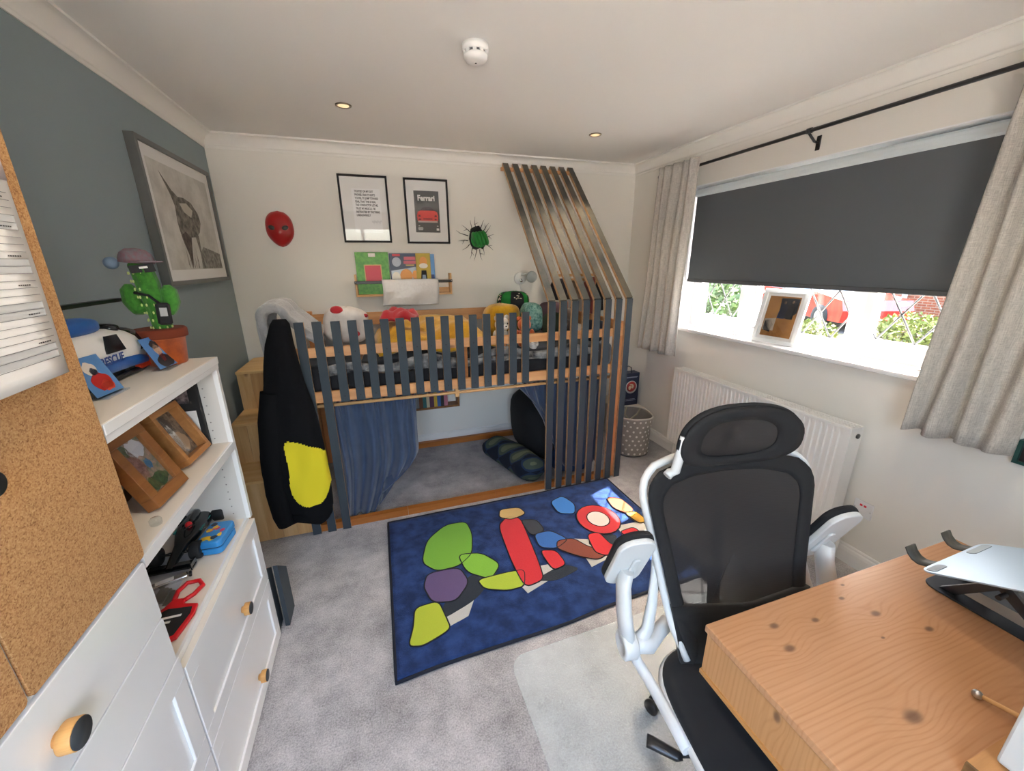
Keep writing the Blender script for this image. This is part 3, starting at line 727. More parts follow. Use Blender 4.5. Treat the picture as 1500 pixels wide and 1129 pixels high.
# books and magazines behind the frames
def slabbook(name, label, cat, M, a, b_, th, col, band=None, group=None):
    t = thing(name, label, cat, M.translation, group=group)
    bm = bmesh.new(); boxM(bm, M, a, b_, th); obj('pages', bm, PAPER, t)
    bm = bmesh.new(); boxM(bm, M @ T(0, 0, th/2+.0006), a+.002, b_+.002, .0012); boxM(bm, M @ T(0, 0, -th/2-.0006), a+.002, b_+.002, .0012); boxM(bm, M @ T(-a/2-.0005, 0, 0), .001, b_+.002, th+.002); o = obj('cover', bm, mat('cover'+col, col, .35), t)
    if band:
        for (u, v, su_, sv, c_) in band:
            bm = bmesh.new(); boxM(bm, M @ T(u*a, v*b_, th/2+.0014), su_*a, sv*b_, .0006); obj('cover_panel', bm, mat('cover'+c_, c_, .35), o)
    return t
Mb = frameM((.10, 1.48, 1.035), (0, 1, 0), (-.10, 0, 1))
ab = slabbook('annual_book', 'yellow covered annual standing behind the oak frame', 'book', frameM((.118, 1.37, 1.048), (0, 1, 0), (-.06, 0, 1)), .21, .17, .012, '#d8b020', [(-.2, .1, .28, .3, '#a03018'), (.3, .25, .2, .3, '#4a4030')])
text('cover_title', 'ON', .058, INK, frameM((.1270, 1.392, 1.012), (0, 1, 0), (-.06, 0, 1)), ab, bold=.0015)
slabbook('photo_book', 'black and gold book standing behind the frames', 'book', frameM((.128, 1.575, 1.035), (0, 1, 0), (-.08, 0, 1)), .18, .145, .012, '#2a2622', [(0, .1, .8, .5, '#7a6a4a'), (-.2, .1, .12, .4, '#1a1614'), (.15, .1, .12, .42, '#1a1614')])
for k, (c_, lb) in enumerate((('#c02030', 'red magazine lying on the upright shelf books'), ('#c9c4c0', 'pale magazine lying over the red magazine'), ('#a83048', 'crimson magazine on top of the shelf books'))):
    slabbook('magazine', lb, 'magazine', T(.11, 1.49+.02*k, 1.150+.012*k) @ RZ(.05*k-.1) @ RY(-.05), .18, .27, .007, c_)
t = tag(bx('small_red_box', (.20, .245, 1.20, 1.305, .960, 1.055), mat('box_red', '#b01a1c', .4), bev=.004), 'small red printed box behind the oak photo frame', 'box')
# racing car model
cx1 = .235
t = thing('model_racing_car', 'black model racing car with large slick tyres', 'model car', (cx1, 1.65, .632))
CB = mat('gloss_black', (.012, .013, .014), .18, coat=.4); TYRE = mat('tyre_rubber', (.014, .014, .014), .75); TEAL = mat('teal_trim', '#1f7a74', .3)
zb = .632
bm = bmesh.new()
def carsec(u, v):
    S = [(1.500, .016, .010, .006), (1.53, .020, .014, .009), (1.60, .030, .020, .014), (1.66, .034, .040, .018), (1.70, .038, .046, .022), (1.75, .036, .044, .024), (1.80, .038, .034, .022), (1.835, .036, .022, .014)]
    k = v*(len(S)-1); i = min(int(k), len(S)-2); f = k-i; a = [S[i][j]*(1-f)+S[i+1][j]*f for j in range(4)]
    an = 2*PI*u; c_, s_ = math.cos(an), math.sin(an)
    return (cx1+a[2]*math.copysign(abs(c_)**.7, c_), a[0], zb+a[1]+a[3]*math.copysign(abs(s_)**.7, s_))
grid(bm, 16, 22, carsec, closeu=True); obj('body', bm, CB, t)
bm = bmesh.new(); blob(bm, (cx1, 1.735, zb+.062), (.013, .045, .016)); obj('engine_cover', bm, CB, t)
bm = bmesh.new(); box(bm, cx1-.066, cx1+.066, 1.495, 1.522, zb+.010, zb+.014); box(bm, cx1-.066, cx1-.063, 1.49, 1.53, zb+.006, zb+.028); box(bm, cx1+.063, cx1+.066, 1.49, 1.53, zb+.006, zb+.028); box(bm, cx1-.06, cx1+.06, 1.508, 1.526, zb+.018, zb+.021); obj('front_wing', bm, CB, t)
bm = bmesh.new(); box(bm, cx1-.042, cx1+.042, 1.815, 1.845, zb+.086, zb+.091); box(bm, cx1-.042, cx1+.042, 1.825, 1.845, zb+.074, zb+.078)
for s in (-1, 1): box(bm, cx1+s*.043-.0015, cx1+s*.043+.0015, 1.805, 1.848, zb+.05, zb+.096)
box(bm, cx1-.004, cx1+.004, 1.815, 1.835, zb+.04, zb+.078); obj('rear_wing', bm, CB, t)
for (yy, wdt, rr) in ((1.565, .030, .030), (1.790, .038, .033)):
    for s in (-1, 1):
        bm = bmesh.new(); lathe(bm, [(rr*.55, -wdt/2), (rr*.9, -wdt/2), (rr, -wdt*.38), (rr, wdt*.38), (rr*.9, wdt/2), (rr*.55, wdt/2), (rr*.5, wdt*.35), (0, wdt*.35)], 24, T(cx1+s*.058, yy, zb+rr) @ RY(PI/2*s)); wl = obj('wheel', bm, TYRE, t)
        bm = bmesh.new(); lathe(bm, [(rr*.5, wdt*.36), (rr*.45, wdt*.42), (0, wdt*.38)], 16, T(cx1+s*.058, yy, zb+rr) @ RY(PI/2*s)); obj('rim', bm, mat('rim_dark', (.05, .06, .06), .3, metal=.8), wl)
        bm = bmesh.new(); tube(bm, [(cx1+s*.012, yy, zb+rr*.9), (cx1+s*.045, yy, zb+rr)], .0025, 6); tube(bm, [(cx1+s*.012, yy+.02, zb+rr*.8), (cx1+s*.045, yy, zb+rr)], .0025, 6); obj('wishbone', bm, BLACK, t)
bm = bmesh.new(); tube(bm, [(cx1-.016, 1.685, zb+.062), (cx1-.012, 1.655, zb+.070), (cx1, 1.64, zb+.066), (cx1+.012, 1.655, zb+.070), (cx1+.016, 1.685, zb+.062)], .0025, 6); obj('halo', bm, CB, t)
bm = bmesh.new(); blob(bm, (cx1, 1.682, zb+.062), (.011, .012, .012)); obj('helmet', bm, RED, t)
for s in (-1, 1):
    bm = bmesh.new(); box(bm, cx1+s*.040-.002, cx1+s*.040+.003, 1.66, 1.75, zb+.045, zb+.049); obj('side_stripe', bm, TEAL, t)
# blue clasp box
t = thing('lunch_box', 'bright blue plastic box with a yellow printed lid', 'box', (.332, 1.625, .632), -.1)
BLU = mat('sky_blue_plastic', '#2f86c8', .35)
bm = bmesh.new(); slab(bm, rrect(.078, .125, .018, 5), T(0, 0, 0), .022, bev=.003); obj('base', bm, BLU, t, local=True)
bm = bmesh.new(); slab(bm, rrect(.080, .127, .018, 5), T(0, 0, .025), .026, bev=.006); ld = obj('lid', bm, BLU, t, local=True)
bm = bmesh.new(); slab(bm, rrect(.070, .117, .016, 5), T(0, 0, .020), .008); obj('seal', bm, BLACK, t, local=True)
rnd = random.Random(9)
for k in range(14):
    c_ = ('e8b820', 'e8b820', 'c03060', '222a40')[k % 4]
    bm = bmesh.new(); a0 = rnd.uniform(0, 6); slab(bm, [(rnd.uniform(.5, 1)*.013*math.cos(a0+q), rnd.uniform(.6, 1)*.014*math.sin(a0+q)) for q in [x*PI/3 for x in range(6)]], T(rnd.uniform(-.024, .024), rnd.uniform(-.045, .045), .051), .0006+.00005*k); obj('printed_patch', bm, mat('patch_'+c_, '#'+c_, .4), ld, local=True)
tag(bx('paper_sheet', (.09, .285, 1.22, 1.60, .6305, .6315), mat('grey_paper', (.55, .56, .58), .6)), 'grey sheet of paper under the model racing car', 'paper')
t = thing('pocket_gadget', 'small silver and white gadget on the grey paper', 'gadget', (.255, 1.455, .632), -1.2)
bm = bmesh.new(); box(bm, -.012, .012, -.045, .045, 0, .014, .004, seg=2); obj('case', bm, CHROME, t, local=True)
bm = bmesh.new(); box(bm, -.009, .009, -.036, .01, .0135, .0150, .0006); obj('screen', bm, PAPER, t, local=True)
bm = bmesh.new(); box(bm, -.011, .011, .046, .054, .002, .012, .002); obj('cap', bm, BLACK, t, local=True)
bm = bmesh.new(); rnd = random.Random(2)
for k in range(5): box(bm, .235+.012*k, .246+.012*k, 1.385-.01*k, 1.44-.008*k, .632, .634+.0015*(k % 3), .0005)
tag(obj('key_bunch', bm, mat('key_metal', (.35, .34, .30), .35, metal=.9)), 'small bunch of metal keys beside the red handle', 'keys')
t = thing('hand_scraper', 'red plastic handled scraper with a black printed panel', 'tool', (.32, 1.30, .632))
bm = bmesh.new()
out = [(.305, 1.445), (.352, 1.43), (.368, 1.40), (.345, 1.365), (.338, 1.345), (.368, 1.325), (.374, 1.29), (.362, 1.215), (.27, 1.15), (.255, 1.29), (.285, 1.34), (.285, 1.40)]
cen = [(.318, 1.425), (.345, 1.412), (.346, 1.398), (.325, 1.372), (.306, 1.38), (.303, 1.40)]
tube(bm, [(x, y, .637) for x, y in [(.30, 1.36), (.295, 1.40), (.308, 1.432), (.340, 1.432), (.358, 1.405), (.345, 1.372), (.325, 1.352)]], .0065, 8)
slab(bm, [(.298, 1.365), (.33, 1.36), (.333, 1.338), (.372, 1.325), (.376, 1.29), (.362, 1.21), (.26, 1.16), (.252, 1.30), (.285, 1.335)], T(0, 0, .632), .009, bev=.002); obj('handle', bm, RED, t)
bm = bmesh.new(); slab(bm, [(.30, 1.325), (.362, 1.315), (.366, 1.29), (.352, 1.22), (.27, 1.18), (.262, 1.30)], T(0, 0, .6412), .0008); pl_ = obj('panel', bm, MATTBLK, t)
for k, (a, b_) in enumerate(((.29, .345), (.29, .325))):
    bm = bmesh.new(); box(bm, a, b_, 1.285-.018*k, 1.293-.018*k, .642, .6425); obj('print_line', bm, PAPER, pl_)
tag(bx('cardboard_backing', (.012, .030, 1.47, 1.72, .632, .86), mat('kraft_card', '#7a5128', .8)), 'brown card panel leaning inside the lowest shelf', 'card')
bm = bmesh.new(); lathe(bm, [(.012, 0), (.013, .004), (.013, .014), (.010, .018), (0, .018)], 16, T(.372, 1.255, .961)); tag(obj('glass_marble_pot', bm, ACRYL), 'tiny clear pot at the edge of the middle shelf', 'pot')

# offcut slats standing beside the drawers
for k, (x, y0, y1, h0, h1, lb) in enumerate(((.395, 1.81, 1.875, .345, .30, 'narrow dark grey slat offcut standing against the drawer unit'), (.432, 1.83, 1.945, .335, .235, 'wider dark grey slat offcut with slanted top beside drawer unit'))):
    bm = bmesh.new(); slab(bm, [(y0, 0), (y1, 0), (y1, h1), (y0, h0)], frameM((x-.018, 0, 0), (0, 1, 0), (0, 0, 1)), .018)
    bm.normal_update()
    for f in bm.faces:
        f.material_index = 1 if f.normal.z > .5 else 0
    tag(obj('slat_offcut', bm, [PAINT, PEDGE]), lb, 'slat')

# ------------------------------------------------------------------ picture on the grey wall
t = thing('whale_print', 'large grey framed print of a diving sea creature on the grey wall', 'picture', (.02, 2.955, 1.49))
GF = mat('grey_frame', (.13, .135, .13), .45)
y0, y1, z0, z1, dp, fw = 2.52, 3.39, 1.492, 2.142, .040, .022
bm = bmesh.new()
box(bm, .002, dp, y0, y1, z0, z0+fw); box(bm, .002, dp, y0, y1, z1-fw, z1); box(bm, .002, dp, y0, y0+fw, z0+fw, z1-fw); box(bm, .002, dp, y1-fw, y1, z0+fw, z1-fw)
obj('frame', bm, GF, t)
bx('mount', (.002, .028, y0+fw, y1-fw, z0+fw, z1-fw), mat('mount_white', (.74, .73, .71), .7), t)
art = bx('print', (.028, .0286, y0+.075, y1-.075, z0+.075, z1-.075), mat('print_cream', '#cfcdc6', .7, var=(9, '#b5b3ac')), t)
DK = mat('print_charcoal', '#4a4641', .7, var=(28, '#8a867c')); DK2 = mat('print_umber', '#3a302c', .7, var=(30, '#625850'))
def wsh(pts, mm, k, nm='brush_shape'):
    bm = bmesh.new(); slab(bm, pts, frameM((.0287+.0001*k, 0, 0), (0, 1, 0), (0, 0, 1)), .0001); obj(nm, bm, mm, art)
wsh([(2.70, 2.03), (2.80, 1.955), (2.86, 1.93), (2.93, 1.935), (3.02, 1.92), (3.09, 1.87), (3.10, 1.82), (3.06, 1.77), (3.0, 1.74), (2.93, 1.735), (2.87, 1.71), (2.83, 1.66), (2.80, 1.72), (2.785, 1.80), (2.80, 1.88), (2.78, 1.925)], DK, 1)
wsh([(2.80, 1.74), (2.86, 1.76), (2.92, 1.73), (2.90, 1.68), (2.87, 1.60), (2.85, 1.57), (2.84, 1.64)], DK2, 2)
wsh([(2.98, 1.75), (3.03, 1.75), (3.02, 1.66), (3.005, 1.64)], DK, 1)
wsh([(2.86, 1.90), (2.95, 1.91), (3.02, 1.88), (2.98, 1.84), (2.90, 1.86)], mat('print_highlight', '#b5b1a4', .7), 3)
wsh([(2.99, 1.57), (3.315, 1.57), (3.315, 1.655), (3.20, 1.672), (3.06, 1.69), (3.0, 1.65)], mat('print_water', '#5f5d57', .7, var=(35, '#98958c')), 1)
rnd = random.Random(5)
for k in range(16):
    y = 2.80+rnd.uniform(0, .22); wsh([(y, 1.57+rnd.uniform(0, .06)), (y+.006, 1.57), (y+.005, 1.60+rnd.uniform(0, .1))], DK if k % 2 else DK2, 2, 'drip_stroke')

# ------------------------------------------------------------------ framed prints on the back wall
def wall_frame(name, label, x0, x1, z0, z1):
    t = thing(name, label, 'framed print', ((x0+x1)/2, D-.01, z0)); fw = .014; ya, yb = D-.022, D
    bm = bmesh.new(); box(bm, x0, x1, ya, yb, z0, z0+fw, .001); box(bm, x0, x1, ya, yb, z1-fw, z1, .001); box(bm, x0, x0+fw, ya, yb, z0+fw, z1-fw, .001); box(bm, x1-fw, x1, ya, yb, z0+fw, z1-fw, .001)
    obj('frame', bm, MATTBLK, t); bx('mount', (x0+fw, x1-fw, D-.012, D-.002, z0+fw, z1-fw), PAPER, t)
    bx('glazing', (x0+fw, x1-fw, D-.0165, D-.0155, z0+fw, z1-fw), GLASS, t)
    return t
def WM(x, z, off): return frameM((x, D-off, z), (1, 0, 0), (0, 0, 1))
t = wall_frame('typography_print', 'black framed white print of bold text lines on the back wall', .778, 1.120, 1.742, 2.205)
pg = bx('print_sheet', (.865, 1.062, D-.0128, D-.012, 1.81, 2.115), mat('sheet_white', (.86, .86, .86), .5), t)
LINES = ['TRUSTED ON MY GUT', 'PHONES, FEAR IT HURTS', "YOU'RE, TO JUMP TOWARD", 'FEAR, THAT THIS IS REAL', 'THE CONDUCTOR LET ME,', 'TRUST MY MUSCLE, I BE', 'INSTRUCTED BY THE THING', 'UNKNOWINGLY']
for k, l in enumerate(LINES):
    text('text_line', l, .0200, INK, WM(.885, 2.095-.0232*k, .0131), pg, align='LEFT', sx=.64, bold=.0007)
bm = bmesh.new(); rnd = random.Random(1)
for q in range(3): tube(bm, [(.985+.006*k+.004*q, D-.0131, 1.885+.008*math.sin(k*1.7+q*2)+.004*q) for k in range(12)], .0008, 5)
obj('signature', bm, GREYINK, pg)
t = wall_frame('car_poster', 'black framed poster with a red sports car on grey', 1.238, 1.570, 1.738, 2.203)
pg = bx('poster_sheet', (1.308, 1.497, D-.0128, D-.012, 1.820, 2.118), mat('poster_grey', '#4c4e4c', .5), t)
text('poster_title', 'Ferrari', .054, PAPER, WM(1.400, 2.066, .0131), pg, sx=.88, bold=.0022)
PR = mat('poster_red', '#d8423a', .5); PD = mat('poster_dark_red', '#6d1a1c', .5)
def pshape(nm, pts, mm, off):
    bm = bmesh.new(); slab(bm, pts, WM(1.404, 1.945, off), .0002); obj(nm, bm, mm, pg)
pshape('car_shadow', [(-.076, -.052), (.076, -.052), (.074, -.040), (-.074, -.040)], mat('poster_shadow', '#b9a9a4', .5), .0131)
pshape('car_roof', [(-.058, .03), (-.040, .052), (-.02, .060), (.02, .060), (.040, .052), (.058, .03)], mat('poster_glass', '#3a2f31', .5), .0131)
pshape('car_body', [(-.078, -.040), (.078, -.040), (.082, -.005), (.074, .024), (.052, .034), (-.052, .034), (-.074, .024), (-.082, -.005)], PR, .0133)
pshape('car_grille', [(-.036, -.030), (.036, -.030), (.034, -.022), (-.034, -.022)], PD, .0136)
for s in (-1, 1):
    pshape('car_lamp', [(s*.052, -.012), (s*.070, -.012), (s*.070, .002), (s*.056, .002)], PD, .0136); pshape('car_vent', [(s*.052, -.034), (s*.070, -.034), (s*.068, -.024), (s*.054, -.024)], PD, .0136)
for (x, z, wd) in ((1.335, 1.868, .012), (1.345, 1.855, .035), (1.345, 1.847, .04), (1.345, 1.839, .034), (1.478, 1.868, .012), (1.478, 1.843, .020)):
    bx('small_print', (x-wd/2, x+wd/2, D-.0131, D-.0128, z-.002 if wd != .02 else z-.008, z+.002 if wd != .02 else z+.008), PAPER, pg)

# red mask (plain stand-in, no web lines)
t = thing('wall_mask', 'red plastic face mask mounted high on the back wall', 'mask', (.358, D, 1.70))
bm = bmesh.new()
def maskfn(u, v):
    a = PI*(u-.5); z = v*2-1
    hw = .088*math.sqrt(max(0.0, 1-abs(z)**2.6))*(1.0 if z > 0 else 1-.38*z*z)+.0005
    dep = .062*math.sqrt(max(0.0, 1-abs(z)**2.4))
    return (.360+hw*math.sin(a), D-.002-dep*math.cos(a)**.8*(1+.12*math.exp(-((a)/.3)**2)*math.exp(-((z+.2)/.25)**2)), 1.828+.121*z)
grid(bm, 25, 25, maskfn); obj('face_shell', bm, mat('mask_red', '#a3161a', .3, coat=.3), t, smooth=True)
for s in (-1, 1):
    bm = bmesh.new(); blob(bm, (.360+s*.036, D-.060+.006, 1.832), (.029, .012, .017), 1, RY(-s*.35), n=16, nv=8); obj('eye', bm, mat('mask_eye_grey', (.035, .032, .032), .4), t)

# green domed wall light in a crack sticker (plain stand-in)
t = thing('crack_wall_light', 'green ribbed dome light set in a black crack wall sticker', 'wall light', (1.80, D, 1.70))
rnd = random.Random(12)
bm = bmesh.new(); slab(bm, [(1.800+(.085+.02*rnd.uniform(-1, 1))*math.cos(k*.45), 1.778+(.092+.02*rnd.uniform(-1, 1))*math.sin(k*.45)) for k in range(14)], frameM((0, D, 0), (1, 0, 0), (0, 0, 1)), .0012)
obj('sticker_hole', bm, MATTBLK, t)
bm = bmesh.new()
for k in range(15):
    a = k*2*PI/15+rnd.uniform(-.12, .12); p = V((1.80+.08*math.cos(a), D-.0006, 1.778+.085*math.sin(a))); pts = [p]
    for q in range(3):
        a += rnd.uniform(-.45, .45); p = p+V((math.cos(a), 0, math.sin(a)))*rnd.uniform(.018, .036); pts.append(p)
    tube(bm, pts, lambda f: .0030*(1-f)+.0006, 5)
    if k % 2 == 0:
        q0 = pts[1]; a2 = a+rnd.choice((-1, 1))*1.0; tube(bm, [q0, q0+V((math.cos(a2), 0, math.sin(a2)))*.035], lambda f: .002*(1-f)+.0005, 5)
tag(obj('crack_lines', bm, MATTBLK, t), kind='stuff')
bm = bmesh.new()
for k in range(4):
    blob(bm, (1.775+.026*k-.004, D-.050, 1.770+.004*k), (.020, .055, .060), .8, RY(-.35), n=16, nv=12)
blob(bm, (1.805, D-.025, 1.770), (.066, .030, .062), .85); obj('ribbed_dome', bm, mat('light_green', '#1f8a35', .5), t)

# book ledge with books and a clear bag
t = thing('book_ledge', 'small pine book ledge with black rail on the back wall', 'shelf', (1.18, D, 1.345))
LP = pine('light_pine', '#dcb07c', '#c6935a', 'x', 1.4, knots=.2)
x0, x1 = .818, 1.556
bx('ledge_base', (x0, x1, D-.075, D-.002, 1.345, 1.360), LP, t); bx('ledge_back', (x0, x1, D-.012, D-.002, 1.360, 1.40), LP, t)
for x in (x0, x1-.014): bx('ledge_end', (x, x+.014, D-.075, D-.002, 1.360, 1.510), LP, t)
bx('rail', (x0-.004, x1+.004, D-.088, D-.076, 1.440, 1.462), BLACK, t, bev=.002)
for x in (x0+.004, x1-.004):
    bm = bmesh.new(); lathe(bm, [(.006, 0), (.006, .003), (0, .004)], 10, T(x, D-.088, 1.451) @ RX(PI/2)); obj('rail_screw', bm, CHROME, t)
def upright(name, label, cat, x0, x1, z0, z1, th, yb, col, panels):
    t = thing(name, label, cat, ((x0+x1)/2, yb, z0))
    bx('pages', (x0+.002, x1-.001, yb-th+.001, yb-.001, z0+.001, z1-.002), PAPER, t)
    o = bx('cover', (x0, x1, yb-th-.001, yb-th+.001, z0, z1), col, t, bev=.0004)
    bx('back_cover', (x0, x1, yb-.001, yb, z0, z1), col, t); bx('spine', (x0-.001, x0+.001, yb-th, yb, z0, z1), col, t)
    for (nm, pts, mm, k) in panels:
        bm = bmesh.new(); slab(bm, pts, frameM(((x0+x1)/2, yb-th-.001-.0004*k, (z0+z1)/2), (1, 0, 0), (0, 0, 1)), .0003); obj(nm, bm, mm, o)
    return t
def rc(cx, cz, w_, h_): return [(cx-w_/2, cz-h_/2), (cx+w_/2, cz-h_/2), (cx+w_/2, cz+h_/2), (cx-w_/2, cz+h_/2)]
def el(cx, cz, a, b_): return [(cx+a*math.cos(k*.4189), cz+b_*math.sin(k*.4189)) for k in range(15)]
GRN = mat('book_green', '#3f8a24', .4, var=(35, '#63ab38')); YE = mat('book_yellow', '#b59a1c', .4); NB = mat('book_navy', '#16284c', .35); LB = mat('book_lightblue', '#6aa0d8', .4)
CRM = mat('book_cream', '#e0d8c8', .4); ORG = mat('book_orange', '#d8903a', .4); BRED = mat('book_red', '#c42036', .4); GOLD = mat('book_gold', '#c8a860', .4); PINKR = mat('book_pinkred', '#c05868', .4)
upright('picture_book', 'green picture book with a red panel on the ledge', 'book', .838, 1.078, 1.361, 1.672, .012, D-.030, GRN,
        [('tag', rc(0, .135, .05, .026), CRM, 1), ('panel_border', rc(0, -.005, .128, .14), GOLD, 1), ('panel', rc(0, -.005, .114, .128), BRED, 2)])
upright('sticker_magazine', 'dark blue magazine with pale and orange printed shapes on the ledge', 'magazine', 1.086, 1.300, 1.365, 1.664, .006, D-.026, NB,
        [('masthead', rc(-.055, .136, .06, .016), BRED, 1), ('badge', el(-.055, .085, .034, .036), mat('badge_grey', '#a8aebc', .4), 1), ('title_block', rc(.045, .112, .088, .026), PINKR, 1), ('title_block', rc(.045, .082, .096, .024), PINKR, 1), ('subtitle', rc(.045, .060, .065, .010), GOLD, 1), ('pale_band', [(-.1, .02), (.105, .05), (.105, -.14), (-.1, -.14)], mat('band_pale', '#b8c4d0', .4), 1), ('printed_shape', el(-.065, -.03, .032, .042), CRM, 2), ('printed_shape', el(.012, -.02, .048, .052), ORG, 2), ('printed_shape', el(.08, -.015, .022, .036), ORG, 2)])
upright('comic_book', 'mustard yellow comic on the ledge beside the dark blue magazine', 'book', 1.285, 1.398, 1.365, 1.664, .006, D-.036, YE,
        [('printed_shape', el(0, .085, .03, .04), ORG, 1), ('printed_shape', el(0, .055, .034, .02), CRM, 2), ('dark_shape', [(-.026, -.06), (.026, -.06), (.020, .02), (-.018, .02)], MATTBLK, 1), ('blue_shape', [(-.016, -.054), (.016, -.054), (.012, -.014), (-.012, -.014)], mat('shape_steel', '#8aa0b8', .4), 2)])
upright('slim_book', 'slim light blue book at the end of the ledge books', 'book', 1.386, 1.432, 1.365, 1.658, .005, D-.020, LB, [('printed_shape', rc(0, -.06, .034, .10), mat('shape_violet', '#3c4878', .4), 1), ('printed_shape', el(.004, -.085, .012, .022), CRM, 2)])
# clear plastic bag folded over the rail
PLAST = bpy.data.materials.new('frosted_plastic'); PLAST.use_nodes = True
nt = PLAST.node_tree; b = nt.nodes['Principled BSDF']; b.inputs['Base Color'].default_value = (.78, .76, .75, 1); b.inputs['Roughness'].default_value = .16; b.inputs['Alpha'].default_value = .88
nz = node(nt, 'ShaderNodeTexNoise'); setin(nz, Scale=38.0, Detail=2.0); bp = node(nt, 'ShaderNodeBump'); setin(bp, Strength=.55, Distance=.01); tc = node(nt, 'ShaderNodeTexCoord')
nt.links.new(tc.outputs['Object'], nz.inputs['Vector']); nt.links.new(nz.outputs[0], bp.inputs['Height']); nt.links.new(bp.outputs[0], b.inputs['Normal'])
def bagfn(u, v):
    x = 1.010+.430*u+.006*math.sin(v*4)
    if v < .12: y = D-.070-.03*v/.12; z = 1.467+.004*math.sin(v*30)
    else: q = (v-.12)/.88; y = D-.100-.010*math.sin(q*PI)-.004*math.sin(u*9+q*5); z = 1.466-.195*q+.004*math.sin(u*7)*q
    return (x, y, z)
bm = bmesh.new(); grid(bm, 16, 22, bagfn); tag(obj('plastic_bag', bm, PLAST, solid=.001, smooth=True), 'white frosted plastic sheet folded over the book ledge rail', 'plastic bag')

# wall reading lamp
t = thing('reading_lamp', 'white round wall lamp with a disc head beside the canopy', 'lamp', (2.20, D, 1.40))
LW = mat('lamp_white', (.72, .72, .70), .35)
bm = bmesh.new(); lathe(bm, [(.052, 0), (.052, .016), (.048, .020), (0, .020)], 28, T(2.168, D, 1.455) @ RX(PI/2)); obj('wall_base', bm, LW, t)
bm = bmesh.new(); lathe(bm, [(.016, .02), (.016, .032), (.013, .036), (0, .036)], 18, T(2.172, D, 1.440) @ RX(PI/2)); obj('knob', bm, CHROME, t)
bm = bmesh.new(); tube(bm, [(2.178, D-.02, 1.485), (2.205, D-.045, 1.492), (2.248, D-.060, 1.485)], .007, 8); obj('arm', bm, LW, t)
bm = bmesh.new(); lathe(bm, [(.046, 0), (.048, .004), (.048, .014), (.044, .018), (0, .018)], 28, T(2.255, D-.062, 1.470) @ RX(PI/2+.1)); obj('disc_head', bm, mat('lamp_head_grey', (.46, .48, .46), .4), t)
bm = bmesh.new(); tube(bm, [(2.168, D-.006, 1.405), (2.206, D-.004, 1.25), (2.204, D-.004, .95)], .0025, 6); obj('cable', bm, LW, t)

# ------------------------------------------------------------------ cabin bed with slatted front and canopy
BF = 2.52
bed = thing('cabin_bed', 'raised pine cabin bed with dark slatted front and sloping slat canopy', 'bed', (1.55, 3.0, 0))
def plank(p0, p1, wdir, tdir, wd, th, mitre0=0, mitre1=0):
    """board from p0 to p1: painted faces, bare wood edges"""
    bm = bmesh.new(); p0 = V(p0); p1 = V(p1); wv = V(wdir).normalized()*wd/2; tv = V(tdir).normalized()*th/2; ax = (p1-p0).normalized()
    vs_ = []
    for p, mi in ((p0, mitre0), (p1, mitre1)):
        for sw in (-1, 1):
            for st in (-1, 1): vs_.append(bm.verts.new(p+wv*sw+tv*st+ax*mi*st*th/2))
    idx = [(0, 1, 3, 2, 2), (4, 6, 7, 5, 2), (0, 4, 5, 1, 1), (2, 3, 7, 6, 1), (0, 2, 6, 4, 0), (1, 5, 7, 3, 0)]
    for a, b_, c_, d_, k in idx:
        f = bm.faces.new([vs_[i] for i in (a, b_, c_, d_)]); f.material_index = 1 if k == 1 else 0
    return bm
SY = BF-.020
WARMLIT = mat('anthracite_warm_lit', (.062, .066, .062), .55, var=(5, (.15, .128, .092)), bump=(90, .1), spec=.3)  # canopy slats browned: the spotlight's warm reflection is put into their colour
shortx = [.735+.0845*k for k in range(14)]
for x in (.472, .557, .643): obj('front_slat', plank((x, SY, .002), (x, SY, 1.295), (1, 0, 0), (0, 1, 0), .047, .020), [PAINT, PEDGE], bed)
for x in shortx: obj('front_slat', plank((x, SY, .835), (x, SY, 1.293), (1, 0, 0), (0, 1, 0), .047, .020), [PAINT, PEDGE], bed)
tallx = [2.012+.0815*k for k in range(8)]
KZ = 1.348; tdir = V((0, 1, .955)).normalized()
for x in tallx:
    obj('tall_slat', plank((x, SY, .002), (x, SY, KZ), (1, 0, 0), (0, 1, 0), .047, .022, 0, -.4), [PAINT, PEDGE], bed)
    obj('canopy_slat', plank((x, SY+.002, KZ+.004), (x+.03, D-.012, 2.338), (1, 0, 0), (0, -.955, 1), .047, .022), [WARMLIT, PEDGE], bed)
bm = bmesh.new()
for x in shortx+tallx:
    for z in (.87, 1.125): tube(bm, [(x, SY-.0095, z), (x, SY-.0105, z)], .0035, 6)
tag(obj('screw_heads', bm, MATTBLK, bed), kind='stuff')
bx('upper_rail', (.44, 2.56, BF-.010, BF+.014, 1.098, 1.152), PINE_X, bed, bev=.002)
bx('lower_rail', (.44, 2.56, BF-.010, BF+.014, .836, .898), PINE_X, bed, bev=.002)
bx('post', (2.525, 2.570, BF-.008, BF+.037, 0, 1.19), PINE_Z, bed, bev=.003)
bx('post', (.445, .490, BF-.008, BF+.037, 0, 1.19), PINE_Z, bed, bev=.003)
bx('post', (2.56, 2.605, 3.46, 3.505, 0, 1.25), PINE_Z, bed, bev=.003); bx('post', (.445, .490, 3.46, 3.505, 0, 1.25), PINE_Z, bed, bev=.003)
bx('stile', (1.432, 1.462, BF+.014, BF+.034, .84, 1.10), BASEW, bed)
bx('back_rail', (.44, 2.60, 3.485, 3.505, 1.13, 1.225), PINE_X, bed); bx('back_rail', (.44, 2.60, 3.485, 3.505, .82, .90), PINE_X, bed)
bx('end_rail', (2.572, 2.596, BF+.04, 3.46, 1.09, 1.19), PINE_Y, bed); bx('end_rail', (2.572, 2.596, BF+.04, 3.46, .83, .90), PINE_Y, bed)
bx('end_rail', (.45, .474, BF+.04, 3.46, .83, .90), PINE_Y, bed)
